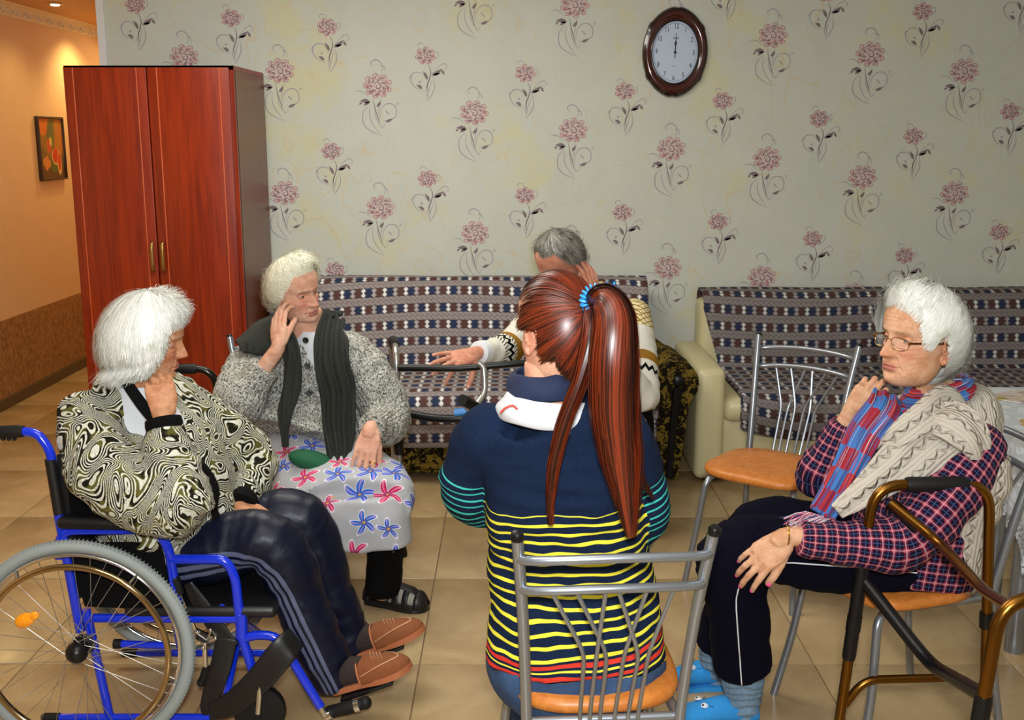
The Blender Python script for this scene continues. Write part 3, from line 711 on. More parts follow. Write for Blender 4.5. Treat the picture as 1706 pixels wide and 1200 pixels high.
o = uvobj('tablecloth', V, F, UV, M_LACE, None, .0); tag(o, 'white lace tablecloth with scalloped edge hanging over the table', 'tablecloth')
def _mat_(seed):
    def f():
        p = obj_co(); n = noi(vadd(p, (seed, 0, 0)), 9, 4, .6, 1.0); c = mix(ss(n, .35, .5), H((160, 120, 128)), H((206, 196, 190))); c = mix(ss(n, .52, .6), c, H((184, 140, 40))); return dict(col=mix(ss(n, .62, .66), c, H((120, 140, 70))), rough=.25)
    return f
for k, (x, y, rx_, ry_, lb) in enumerate(((1.93, 3.71, .23, .11, 'glossy oval placemat with orange print at the back of the table'), (1.83, 3.34, .20, .13, 'glossy oval placemat with fruit print near the table corner'))):
    b = MB(); out = [(x + rx_ * math.cos(2 * PI * q / 48), y + ry_ * math.sin(2 * PI * q / 48)) for q in range(48)]
    b.prism(out, .7505, .754); o = b.obj('placemat', mat('placemat_print', _mat_(k * 3.7 + 1)), smooth=False); tag(o, lb, 'placemat', 'placemats on the lace cloth')
# ------------------------------------------------------------------ people: tools
def evalmesh(me, mods):
    o = bpy.data.objects.new('tmp', me); COL.objects.link(o)
    for ty, kw in mods:
        md = o.modifiers.new('m', ty)
        for k, v in kw.items(): setattr(md, k, v)
    dg = bpy.context.evaluated_depsgraph_get(); me2 = bpy.data.meshes.new_from_object(o.evaluated_get(dg))
    bpy.data.objects.remove(o); return me2
def remesh(mb, voxel=.009, sm=6, fac=.5):
    me = mb.mesh('tmp', [M_BLACK], smooth=False)
    return evalmesh(me, [('REMESH', dict(mode='VOXEL', voxel_size=voxel)), ('SMOOTH', dict(factor=fac, iterations=sm))])
def mverts(me):
    a = np.empty(len(me.vertices) * 3); me.vertices.foreach_get('co', a); return a.reshape(-1, 3)
def mnorms(me):
    a = np.empty(len(me.vertices) * 3); me.vertices.foreach_get('normal', a); return a.reshape(-1, 3)
def setv(me, a): me.vertices.foreach_set('co', a.ravel()); me.update()
def guv(me, segs):
    """segs: (A, B, ref, u0, part, radius). writes point attribute guv = (around in m, along in m, part)"""
    P = mverts(me); n = len(P); best = np.full(n, 1e9); out = np.zeros((n, 3))
    for A, B, ref, u0, part, rad in segs:
        A = np.array(A); B = np.array(B); d = B - A; L = np.linalg.norm(d); t = d / L
        q = P - A; s = q @ t; sc = np.clip(s, 0, L); D = np.linalg.norm(q - sc[:, None] * t, axis=1) / rad
        r = np.array(ref, float); r -= t * (r @ t); r /= np.linalg.norm(r); b = np.cross(t, r)
        ang = np.arctan2(q @ b, q @ r)
        m = D < best; best[m] = D[m]
        out[m, 0] = ang[m] * rad; out[m, 1] = u0 + s[m]; out[m, 2] = part
    return out
def corner_guv(me, segs):
    P = mverts(me); n = len(P); parts = sorted(set(s[4] for s in segs)); D_ = []; C_ = []; lastref = {s[4]: id(s[2]) for s in segs}
    for pt in parts:
        best = np.full(n, 1e9); o = np.zeros((n, 2))
        for A, B, ref, u0, part, rad in segs:
            if part != pt: continue
            A = np.array(A); d = np.array(B) - A; L = np.linalg.norm(d); t = d / L; q = P - A; s = q @ t; sc = np.clip(s, 0, L); D = np.linalg.norm(q - sc[:, None] * t, axis=1) / rad
            r = np.array(ref, float); r -= t * (r @ t); r /= np.linalg.norm(r); b = np.cross(t, r); ang = np.arctan2(q @ b, q @ r); m = D < best; best[m] = D[m]; o[m, 0] = ang[m] * rad; s2 = np.where((s < 0) if u0 < 1e-6 else ((s > L) & (id(ref) == lastref.get(part))), s, sc); o[m, 1] = u0 + s2[m]
            if abs(rad) > 0: R_ = rad
        D_.append(best); C_.append((o, R_))
    bp = np.argmin(np.array(D_), 0); nl = len(me.loops); lv = np.empty(nl, int); me.loops.foreach_get('vertex_index', lv)
    ls = np.empty(len(me.polygons), int); lt_ = ls.copy(); me.polygons.foreach_get('loop_start', ls); me.polygons.foreach_get('loop_total', lt_)
    out = np.zeros((nl, 3))
    for i in range(len(ls)):
        sl = slice(ls[i], ls[i] + lt_[i]); v = lv[sl]; k = int(np.bincount(bp[v]).argmax()); o, R_ = C_[k]; c = o[v]; x = c[:, 0].copy()
        if x.max() - x.min() > PI * R_: x[x < 0] += 2 * PI * R_
        out[sl, 0] = x; out[sl, 1] = c[:, 1]; out[sl, 2] = parts[k]
    a = me.attributes.new('guv', 'FLOAT_VECTOR', 'CORNER'); a.data.foreach_set('vector', out.ravel())
def folds(me, g, amp=.006, fu=9., fv=26., seed=0., world=.0):
    P = mverts(me); N = mnorms(me); Q = P.copy(); nz = noise.noise
    for i in range(len(P)):
        x, y, z = g[i]
        f = 1 - abs(nz(Vector((x * fu, y * fv, seed + z * 3)))) * 2.6
        f2 = nz(Vector((P[i][0] * 11, P[i][1] * 11, P[i][2] * 14 + seed)))
        Q[i] += N[i] * (f * amp * .55 + f2 * amp * .8)
    setv(me, Q)
def finish(name, me, mats, parent, ang=None):
    me.materials.clear()
    for m in (mats if isinstance(mats, (list, tuple)) else [mats]): me.materials.append(m)
    me.name = name; me.polygons.foreach_set('use_smooth', [True] * len(me.polygons)); me.update()
    o = link(name, me); return worldparent(o, parent)
def limb(mb, pts, rad, n=16, flat=1.0, seg=5):
    P = crom(pts, seg); m = len(pts); R = []
    for i in range(len(P)):
        t = i / seg; k = min(int(t), m - 2); f = t - k; f = f * f * (3 - 2 * f); R.append(rad[k] * (1 - f) + rad[k + 1] * f)
    mb.tube(P, R, n=n, flat=flat); mb.ell(P[0], R[0] * .98, nu=n, nv=8); mb.ell(P[-1], R[-1] * .98, nu=n, nv=8)
def limb_open(mb, pts, rad, n=16, seg=5):
    P = crom(pts, seg); m = len(pts); R = []
    for i in range(len(P)):
        t = i / seg; k = min(int(t), m - 2); f = t - k; f = f * f * (3 - 2 * f); R.append(rad[k] * (1 - f) + rad[k + 1] * f)
    mb.tube(P, R, n=n); mb.ell(P[0], R[0] * .98, nu=n, nv=8)
def torso(mb, rings_, lat, n=28, sup=.85):
    """rings_: (centre, half width, half depth[, up]) lat = lateral unit vector"""
    C = [Vector(r[0]) for r in rings_]; lat = Vector(lat).normalized()
    # refine
    cs = crom(C, 5); A = crom([Vector((r[1], r[2], 0)) for r in rings_], 5); V = []
    for i, c in enumerate(cs):
        t = (cs[min(i + 1, len(cs) - 1)] - cs[max(i - 1, 0)]).normalized(); l = (lat - t * lat.dot(t)).normalized(); d = t.cross(l)
        for k in range(n):
            a = 2 * PI * k / n; ca, sa = math.cos(a), math.sin(a)
            V.append(c + l * (A[i].x * math.copysign(abs(ca) ** sup, ca)) + d * (A[i].y * math.copysign(abs(sa) ** sup, sa)))
    F = []; m = len(cs)
    for i in range(m - 1):
        for k in range(n): F.append((i * n + k, i * n + (k + 1) % n, (i + 1) * n + (k + 1) % n, (i + 1) * n + k))
    F.append(tuple(range(n - 1, -1, -1))); F.append(tuple((m - 1) * n + k for k in range(n))); mb.add(V, F)
def segs_of(pts, ref, part, rad, u0=0.0):
    out = []; u = u0; pts = fil(pts, .13 if rad > .08 else .025, 8) if len(pts) > 2 else [Vector(p) for p in pts]; r = Vector(ref); first = True; res = []
    for a, b in zip(pts[:-1], pts[1:]):
        if (b - a).length < 1e-5: continue
        t = (b - a).normalized(); r = (r - t * r.dot(t)).normalized(); res.append((a, b, tuple(r), u, part, rad)); u += (b - a).length
    return res
def _old(pts, ref, part, rad, u0=0.0):
    out = []; u = u0
    for a, b in zip(pts[:-1], pts[1:]):
        a = Vector(a); b = Vector(b); out.append((a, b, ref, u, part, rad)); u += (b - a).length
    return out
def frame(loc, face, up=(0, 0, 1), sc=1.0):
    """matrix whose local -y looks along face"""
    y = -Vector(face).normalized(); u = Vector(up); z = (u - y * u.dot(y)).normalized(); x = y.cross(z)
    return Matrix.Translation(Vector(loc)) @ Matrix((x, y, z)).transposed().to_4x4() @ Matrix.Scale(sc, 4)
HT = np.array([  # z, front, half width, back
    (-.122, .040, .016, .004), (-.119, .062, .028, .020), (-.112, .076, .038, .034), (-.100, .0835, .047, .048), (-.085, .085, .054, .062), (-.065, .0835, .060, .075), (-.045, .0825, .0645, .084),
    (-.02, .081, .0685, .092), (0, .080, .0715, .096), (.02, .086, .0745, .099), (.04, .0895, .0765, .100), (.06, .0875, .0760, .098),
    (.08, .080, .0705, .090), (.095, .068, .0605, .077), (.108, .048, .0440, .056), (.115, .030, .028, .034), (.118, .010, .010, .012)])
def smooth_tab(z):
    z = np.asarray(z); out = []
    for c in (1, 2, 3):
        zz = HT[:, 0]; v = HT[:, c]; acc = 0
        for d in (-.004, 0, .004): acc = acc + np.interp(z + d, zz, v)
        out.append(acc / 3)
    return out
def head_mesh(mb, M, tint, nose=1.0, age=1.0, brow=1.0, mouth=0.0, jowl=1.0, wide=1.0):
    nz_, na = 130, 132
    zs = np.linspace(-.122, .118, nz_); zs = zs + 0
    F, Wd, Bk = smooth_tab(zs)
    a = np.linspace(0, 2 * PI, na, endpoint=False); a = a - .45 * np.sin(a) * .6  # denser at the front
    A, Z = np.meshgrid(a, zs); Fm, Wm, Bm = [np.repeat(q[:, None], na, 1) for q in (F, Wd, Bk)]
    X_ = Wm * np.sin(A); c = np.cos(A); Y_ = np.where(c > 0, -Fm * c, -Bm * c)
    g = lambda x, s: np.exp(-(x / s) ** 2)
    front = np.clip((c - .05) / .35, 0, 1); ax = np.abs(X_)
    d = np.zeros_like(Z); wf = 1 + (wide - 1) * np.clip((.10 - Z) / .08, 0, 1); X_ = X_ * wf
    # nose
    zt = [(.030, 0), (.018, .002), (.010, .006), (0, .0105), (-.010, .0155), (-.020, .0205), (-.030, .0255), (-.036, .0270), (-.041, .0235), (-.0445, .012), (-.047, .002), (-.05, 0)]
    nh = np.interp(Z, [q[0] for q in zt[::-1]], [q[1] for q in zt[::-1]]) * nose
    nw = np.interp(Z, [-.045, -.034, -.02, 0, .02], [.0125, .0120, .0090, .0075, .010])
    d += nh * g(ax, nw)
    d += .0100 * nose * g(ax - .0135, .0060) * g(Z + .0365, .0075)       # wings
    d -= .0045 * g(ax - .0075, .0035) * g(Z + .0462, .0022)              # nostrils
    # sockets, lids, brow, bags
    d -= .0125 * g(ax - .031, .0170) * g(Z - .001, .0125)
    d -= .0022 * g(ax - .014, .006) * g(Z - .002, .010)
    d += .0060 * brow * g(ax - .030, .020) * g(Z - .0215, .0085) + .003 * g(ax, .02) * g(Z - .024, .010)
    d += .0022 * age * g(ax - .031, .013) * g(Z + .0165, .0035) - .0018 * age * g(ax - .029, .014) * g(Z + .0225, .0028)
    # cheeks
    d += .0055 * g(ax - .040, .016) * g(Z + .028, .016)
    d += .0040 * jowl * g(ax - .040, .014) * g(Z + .088, .016) + .003 * g(ax - .030, .012) * g(Z + .062, .016)
    # nasolabial and marionette folds
    xl = .0165 + (-.040 - Z) * .42; d -= .0034 * age * g(ax - xl, .0030) * np.clip((-.036 - Z) / .006, 0, 1) * np.clip((Z + .082) / .012, 0, 1)
    xm = .0255 + (-.068 - Z) * .10; d -= .0022 * age * g(ax - xm, .0028) * np.clip((-.066 - Z) / .005, 0, 1) * np.clip((Z + .096) / .012, 0, 1)
    # mouth
    mw = .0235; bend = .0025 * (ax / mw) ** 2 * (1 if mouth >= 0 else 1)
    zz = Z + .0665 + bend
    inm = np.clip((mw + .002 - ax) / .007, 0, 1)
    d += .0060 * g(ax, .022) * g(Z + .066, .018)
    d += .0032 * inm * g(zz - .0042, .0038) + .0040 * inm * g(zz + .0050, .0044) - .0052 * g(zz, .0016) * np.clip((mw + .004 - ax) / .005, 0, 1)
    d -= .0012 * g(ax, .0035) * g(Z + .053, .006)
    d -= .0050 * g(ax, .018) * g(Z + .0825, .0055) + .0025 * g(ax - .026, .004) * g(Z + .069, .005)
    d += .0060 * g(ax, .017) * g(Z + .099, .0105)
    # forehead furrows, crow's feet
    for q in (.043, .052, .061): d -= .0007 * age * g(Z - q - .002 * np.cos(ax * 60), .0016) * g(ax, .04)
    for q in (-.006, .002, .009): d -= .0010 * age * g(Z - q - (ax - .05) * (q - .002) * 20, .0014) * g(ax - .054, .006)
    for q, sl in ((-.045, .5), (-.058, .6), (-.034, .35), (-.07, .7)): d -= .0009 * age * g(Z - q - (ax - .05) * sl, .0017) * g(ax - .052, .010)
    Y_ = Y_ - d * front
    X_ = X_ + np.sign(X_) * (.004 * g(Z + .03, .016) * g(c - .45, .25) - .0055 * g(Z - .012, .018) * g(c - .5, .2)) 
    lip = np.clip(inm * (g(zz - .0042, .0048) + g(zz + .0052, .0056)), 0, 1) * (c > 0); crease = g(zz, .0015) * np.clip((mw + .002 - ax) / .004, 0, 1) * (c > 0)
    eb = g(Z - .0205 + .25 * np.clip(ax - .036, 0, 1) - .0, .0032) * np.clip((ax - .012) / .006, 0, 1) * np.clip((.050 - ax) / .008, 0, 1) * (c > 0)
    red = np.clip(g(ax - .040, .016) * g(Z + .034, .018) + g(ax, .011) * g(Z + .036, .010) * .9 + .7 * g(ax - .030, .012) * g(Z + .010, .006), 0, 1) * (c > 0)
    V = np.stack([X_, Y_, Z], -1).reshape(-1, 3); T_ = np.stack([lip, np.clip(eb, 0, 1), red * .9 + 0], -1).reshape(-1, 3); T_[:, 0] = np.clip(T_[:, 0], 0, 1)
    V2 = [M @ Vector(v) for v in V]; o = mb.n
    Fc = []
    for i in range(nz_ - 1):
        for k in range(na): Fc.append((i * na + k, i * na + (k + 1) % na, (i + 1) * na + (k + 1) % na, (i + 1) * na + k))
    Fc.append(tuple(range(na - 1, -1, -1))); Fc.append(tuple((nz_ - 1) * na + k for k in range(na)))
    mb.add(V2, Fc, 0); tint[o] = T_
    # lids
    for s_ in (-1, 1):
        ce = Vector((s_ * .031, -.0575, .001))
        for (e0, e1, R) in ((10, 88, .0138), (-88, -24, .0134)):
            V = []; Fq = []; nu, nv = 16, 8
            for j in range(nv + 1):
                for i in range(nu + 1):
                    az = math.radians(-80 + 160 * i / nu); k_ = math.cos(az * 1.12) ** 1.1 if math.cos(az * 1.12) > 0 else 0
                    el = math.radians((e0 * max(k_, .0) if e0 > 0 else e0) + ((e1 if e0 > 0 else e1 * max(k_, .0)) - (e0 * max(k_, .0) if e0 > 0 else e0)) * j / nv)
                    V.append(M @ (ce + Vector((R * 1.08 * math.cos(el) * math.sin(az), -R * math.cos(el) * math.cos(az), R * math.sin(el)))))
            for j in range(nv):
                for i in range(nu): q = j * (nu + 1) + i; Fq.append((q, q + 1, q + nu + 2, q + nu + 1))
            o = mb.n; mb.add(V, Fq, 0); t_ = np.zeros((len(V), 3)); t_[:, 2] = .45; tint[o] = t_
def ear(mb, M, s_, y0=.016, z0=-.004, sc=1.0, big_=1.0, tint=None):
    o = mb.n
    L = Matrix.Translation((s_ * .0725, y0, z0)) @ Matrix.Rotation(s_ * math.radians(22), 4, 'Z') @ Matrix.Rotation(math.radians(-10), 4, 'X') @ Matrix.Scale(sc * big_, 4)
    f = lambda p: M @ (L @ Vector(p))
    out = [(.0, -.006, -.010), (.002, -.012, .006), (.006, -.010, .020), (.010, .002, .030), (.013, .016, .030), (.014, .024, .016), (.012, .022, 0), (.009, .014, -.014), (.005, .006, -.024), (.002, -.002, -.031), (0, -.008, -.026), (0, -.008, -.018)]
    P = [f((s_ * p[0], p[1], p[2])) for p in crom(out, 4)]
    mb.tube(P, [.0040 * sc * (.8 + .5 * math.sin(PI * min(1, i / len(P) * 1.1))) for i in range(len(P))], n=8)
    inn = [(.004, -.004, -.012), (.007, .010, -.008), (.010, .014, .006), (.010, .006, .018), (.008, -.002, .018)]
    mb.tube([f((s_ * p[0], p[1], p[2])) for p in crom(inn, 4)], [.0030 * sc] * 17, n=8)
    V = [f((s_ * .002, .004, -.002))] + P; n = len(P); mb.add(V, [(0, i + 1, (i + 1) % n + 1) for i in range(n)])
    V = [f((s_ * -.004, .004, -.002))] + P; mb.add(V, [(0, (i + 1) % n + 1, i + 1) for i in range(n)])
    mb.ell(f((s_ * .003, -.001, -.027)), (.0075 * sc, .0075 * sc, .008 * sc), nu=10, nv=8); mb.ell(f((s_ * .002, -.009, -.004)), (.004 * sc, .004 * sc, .006 * sc), nu=8, nv=6)
    if tint is not None: t_ = np.zeros((mb.n - o, 3)); t_[:, 2] = .7; tint[o] = t_
def skin_mat(name, base, dark, redc, lip, browc, spots=.5):
    def f():
        a, b, c = xyz(attrc('tint')); p = obj_co(); n = noi(p, 28, 4, .65); fine = noi(p, 300, 3, .7); w = noi(vscale(p, (1, 1, 2.2)), 90, 3, .75, 2.0)
        k = mix(ss(n, .35, .68), base, dark); k = mix(ss(noi(p, 60, 3, .7), .60, .72) * spots * .6, k, H((150, 92, 58))); k = mix(clamp(c) * .55, k, redc); k = mix(a * .8, k, lip); k = mix(b * .75, k, browc)
        return dict(col=k, rough=.48, spec=.35, sss=.12, bump=bump(w * .7 + fine * .3, .8, .0036))
    return mat(name, f)
def settint(me, n, tint):
    a = np.zeros((n, 4)); a[:, 3] = 1
    for o, t in tint.items(): a[o:o + len(t), :3] = t
    at = me.attributes.new('tint', 'FLOAT_COLOR', 'POINT'); at.data.foreach_set('color', a.ravel())
def eyes(M, parent, iris):
    def f():
        x, y, z = xyz(obj_co()); r = sqrt(x * x + z * z); c = mix(ss(r, .0058, .0066), iris, H((196, 180, 168))); c = mix(ss(r, .0022, .0026, 1.0, 0.0), c, (0.004, .004, .004))
        return dict(col=mix(lt(y, 0.0), H((186, 160, 146)), c), rough=.08, coat=.5)
    m = mat('eye_surface', f)
    for s_ in (-1, 1):
        b = MB(); b.ell((0, 0, 0), .0125, nu=20, nv=16); o = b.obj('eye', m)
        Me = M @ Matrix.Translation((s_ * .031, -.0575, .001)); o.location = Me.translation; o.rotation_euler = Me.to_euler(); worldparent(o, parent)
def hand_mb(wrist, fdir, back, thumb=1, fore=None, curls=((20, 25, 15),) * 4, spread=(8, 2, -4, -10), th=(35, 20, 20, 25), sc=1.0, nails=True):
    """returns (skin MB raw, nail MB). fingers along +y, back of hand +z, thumb towards +x*thumb"""
    y = Vector(fdir).normalized(); z = Vector(back); z = (z - y * z.dot(y)).normalized(); x = y.cross(z)
    M = Matrix.Translation(Vector(wrist)) @ Matrix((x, y, z)).transposed().to_4x4() @ Matrix.Scale(sc, 4)
    b = MB(); nl = MB(); T = thumb
    f = lambda p: M @ Vector(p); v = lambda p: (M.to_3x3() @ Vector(p))
    if fore is None: fore = y
    fore = Vector(fore).normalized(); w0 = Vector(wrist)
    b.tube(crom([w0 - fore * .085, w0 - fore * .045, w0 - fore * .012, w0 + y * .018 + fore * .004, w0 + y * .042], 4), [.0280 * sc] * 4 + [.0268 * sc] * 4 + [.0250 * sc] * 4 + [.0245 * sc] * 4 + [.018 * sc], n=16, flat=1.0)
    b.loft([(f((0, 0, 0)), v((.026, 0, 0)), v((0, 0, .0175))), (f((T * .003, .02, 0)), v((.033, 0, 0)), v((0, 0, .0175))), (f((T * .003, .05, 0)), v((.040, 0, 0)), v((0, 0, .0155))), (f((0, .078, -.001)), v((.041, 0, 0)), v((0, 0, .0125))), (f((0, .092, -.002)), v((.037, 0, 0)), v((0, 0, .0095)))])
    mcp = [(.0295, .083), (.0100, .088), (-.0100, .085), (-.0285, .077)]; LN = [(.044, .026, .021), (.049, .030, .022), (.045, .028, .022), (.035, .021, .019)]; RD = [.0094, .0097, .0092, .0082]
    for i in range(4):
        p = Vector((mcp[i][0] * T, mcp[i][1], -.001)); sp = math.radians(spread[i]) * T; ang = 0; pts = [p - Vector((0, .03, .0))]; rr = [RD[i] * .9]; pts.append(p.copy()); rr.append(RD[i] * 1.08)
        for k in range(3):
            ang += math.radians(curls[i][k]); d = Vector((math.sin(sp) * math.cos(ang), math.cos(sp) * math.cos(ang), -math.sin(ang)))
            q = p + d * LN[i][k]; pts += [p + d * LN[i][k] * .5, q]; rr += [RD[i] * (.96 - .08 * k), RD[i] * (1.0 - .09 * (k + 1) + (.03 if k < 2 else -.02))]; p = q
        b.tube([f(q) for q in pts], [r * sc for r in rr], n=12); b.ell(f(pts[-1]), rr[-1] * sc, nu=12, nv=8); b.ell(f(pts[1]), rr[1] * sc * 1.0, nu=10, nv=8)
        for q, r in ((pts[3], rr[3]), (pts[5], rr[5])): b.ell(f(q), r * sc * 1.03, nu=10, nv=8)
        up = Vector((0, math.sin(ang), math.cos(ang))); rt = Vector((1, 0, 0)); dd = d.normalized(); nn = (up - dd * up.dot(dd)).normalized()
        R3 = M.to_3x3().normalized() @ Matrix((dd.cross(nn), dd, nn)).transposed(); nl.ell(f(pts[-1] + nn * rr[-1] * .70 - dd * .002), (rr[-1] * .72 * sc, .0075 * sc, rr[-1] * .36 * sc), rot=R3, nu=10, nv=6)
    # thumb: leaves the side of the palm near its base
    p = Vector((T * .022, .020, -.004)); a0 = math.radians(th[0]); a1 = math.radians(th[1]); d = Vector((T * math.sin(a0) * math.cos(a1), math.cos(a0) * math.cos(a1), -math.sin(a1))); pts = [p]; rr = [.0145]
    ln = (.046, .032, .027); cur = 0
    for k in range(3):
        if k: 
            cc = math.radians(th[1 + k]); axis = Vector((T * -.35, .2, -.9)).normalized(); tgt = (Vector((-T * .55, .35, -.6))).normalized(); d = (d * math.cos(cc) + (tgt - d * tgt.dot(d)).normalized() * math.sin(cc)).normalized()
        q = p + d * ln[k]; pts += [p + d * ln[k] * .5, q]; rr += [.0125 - .001 * k, (.0118, .0108, .0088)[k]]; p = q
    b.tube([f(q) for q in pts], [r * sc for r in rr], n=12); b.ell(f(pts[-1]), rr[-1] * sc, nu=12, nv=8); b.ell(f(pts[0]), .0150 * sc, nu=12, nv=8); b.ell(f(pts[2]), rr[2] * sc * 1.04, nu=10, nv=8)
    nn = Vector((T * .6, 0, .75)); nn = (nn - d * nn.dot(d)).normalized(); R3 = M.to_3x3().normalized() @ Matrix((d.cross(nn), d, nn)).transposed(); nl.ell(f(pts[-1] + nn * .0062 - d * .002), (.0070 * sc, .0085 * sc, .0035 * sc), rot=R3, nu=10, nv=6)
    return b, nl
def addmesh(mb, me, mi=0):
    V = mverts(me); F = [tuple(p.vertices) for p in me.polygons]; mb.add([tuple(v) for v in V], F, mi)
def body(parent, skin, torso_mb, heads, hands, nail, vox=.009):
    """one mesh: remeshed trunk and limbs + detailed head + remeshed hands"""
    b = MB(); tint = {}
    addmesh(b, remesh(torso_mb, vox, 5))
    heads(b, tint)
    for hd, nl in hands:
        me = remesh(hd, .0026, 4, .5); P = mverts(me); N = mnorms(me)
        for i in range(len(P)): P[i] += N[i] * (noise.noise(Vector(P[i] * 70)) * .0009)
        setv(me, P); addmesh(b, me)
        b.add(nl.v, nl.f, 1)
    me = b.mesh('body', [skin, nail]); settint(me, len(b.v), tint); o = link('body', me); return worldparent(o, parent)
# hair ------------------------------------------------------------
def hair_fn(M, pole=0.25, rad=(.080, .101, .124), cen=(0, .004, -.004)):
    Rt = Matrix.Rotation(-pole, 3, 'X')
    def dirv(al, ph):  # al from pole, ph 0 = front
        d = Vector((math.sin(al) * math.sin(ph), -math.sin(al) * math.cos(ph), math.cos(al))); return Rt @ d
    def surf(d, off): return Vector((cen[0] + d.x * (rad[0] + off), cen[1] + d.y * (rad[1] + off), cen[2] + d.z * (rad[2] + off)))
    return dirv, surf
def hair(parent, M, m, table, count=5500, thick=.012, puff=.012, drift=.5, width=.0014, pole=.3, hang=(0, 0), seed=1, curl=.0, flyaway=.04, name='hair', lenj=.12, droop=None, rad=(.080, .101, .124)):
    """table: list of (phi deg, alpha max deg) symmetric unless negative phi given. droop(phi)-> extra hanging length"""
    rg = random.Random(seed); dirv, surf = hair_fn(M, pole, rad)
    tb = sorted(table); px_ = [math.radians(q[0]) for q in tb]; py_ = [math.radians(q[1]) for q in tb]
    am = lambda ph: float(np.interp((ph + PI) % (2 * PI) - PI, px_, py_))
    sc = M.to_scale()[0]; R3 = M.to_3x3()
    def point(ph, t, off, ext):
        a = am(ph); d = dirv(a * min(t, 1.0), ph); p = surf(d, off * math.sin(min(1, .25 + t) * PI / 2)); 
        return p
    b = MB(); nu, nv = 96, 26; V = []; G_ = []
    for j in range(nv + 1):
        for i in range(nu):
            ph = 2 * PI * i / nu - PI; t = j / nv; k = thick * (.75 + .5 * noise.noise(Vector((math.sin(ph) * 2.5, math.cos(ph) * 2.5, t * 1.5 + seed))))
            k += puff * math.exp(-((t - .62) / .35) ** 2)
            k *= (1 if t < .8 else max(.1, 1 - (t - .8) / .2)) 
            V.append(M @ point(ph + drift * t * .3, t * .97, k, 0)); G_.append((ph * .1, t * .2, 0))
    F = [(j * nu + i, j * nu + (i + 1) % nu, (j + 1) * nu + (i + 1) % nu, (j + 1) * nu + i) for j in range(nv) for i in range(nu)]
    b.add(V, F, 0); seg = 9
    for s_ in range(count):
        ph0 = rg.uniform(-PI, PI); t0 = rg.random() ** .8 * .7; lay = rg.random(); off = thick * (.5 + .75 * lay) + puff * .2
        dl = (1 + rg.uniform(-lenj, lenj * .5)); wv = rg.uniform(-1, 1); fly = rg.random() < flyaway; P = []; Nn = []
        clump = noise.noise(Vector((math.sin(ph0) * 5, math.cos(ph0) * 5, 3 + seed))) 
        dr = droop(ph0) if droop else 0.0; L0 = None
        t1 = min(dl, t0 + rg.uniform(.35, .8)) if not dr else dl
        for k in range(seg + 1):
            q = k / seg; t = t0 + (t1 - t0) * q
            ph = ph0 + drift * (t - t0) + curl * math.sin(q * 5 + wv * 3) * .1 + clump * .18 * q
            o_ = off + puff * math.exp(-((t - .62) / .35) ** 2) + (rg.uniform(.006, .026) * q * (1 + flyaway * 2) if fly else 0) + .0015 * math.sin(q * 7 + wv * 9) + clump * .004
            if t > .85: o_ -= (o_ - .003) * min(1, (t - .85) / .3)
            if k == 0: o_ -= .002
            d = dirv(am(ph) * min(t, 1.06), ph); p = surf(d, o_)
            P.append(p); Nn.append(d)
        if dr:
            base = P[-1]; n2 = 5; dn = Vector((0, 0, -1)); lenx = dr * (1 + rg.uniform(-.22, .08)); last = Nn[-1]; last = Vector((last.x, last.y, 0)); hg = Vector((rg.uniform(-.2, .2), rg.uniform(-.2, .2) + hang[1], 0)) * .25
            for k in range(1, n2 + 1):
                q = k / n2; P.append(base + dn * lenx * q + last * (hang[0] * q * q) + hg * lenx * q); Nn.append(last.normalized() if last.length > .01 else Vector((0, -1, 0)))
        m_ = len(P); V = []
        for k in range(m_):
            tt = (P[min(k + 1, m_ - 1)] - P[max(k - 1, 0)]); w = tt.cross(Nn[k]); w = w.normalized() if w.length > 1e-9 else Vector((1, 0, 0))
            ww = width * (.5 + .5 * math.sin(PI * min(1, (k + .6) / m_ * 1.1))) / 2 / sc
            V.append(M @ (P[k] + w * ww)); V.append(M @ (P[k] - w * ww))
        b.add(V, [(2 * k, 2 * k + 1, 2 * k + 3, 2 * k + 2) for k in range(m_ - 1)], 0)
    me = b.mesh(name, [m], ang=None); rv = np.zeros(len(b.v)); N0 = nu * (nv + 1); rv[:N0] = .6
    i = N0; 
    step = None
    vals = np.random.RandomState(seed).rand(count)
    per = (len(b.v) - N0) // count; rv[N0:N0 + per * count] = np.repeat(vals, per)
    at = me.attributes.new('strand', 'FLOAT', 'POINT'); at.data.foreach_set('value', rv)
    o = link(name, me); return worldparent(o, parent)
def hair_mat(name, c0, c1, c2=None, rough=.38, spec=.5):
    def f():
        s_ = X(nd('ShaderNodeAttribute', attribute_name='strand').outputs['Fac']); p = obj_co(); n = noi(p, 24, 2)
        c = mix(s_, c0, c1)
        if c2: c = mix(ss(n, .52, .70) * .8, c, c2)
        return dict(col=c, rough=rough, spec=spec)
    return mat(name, f)
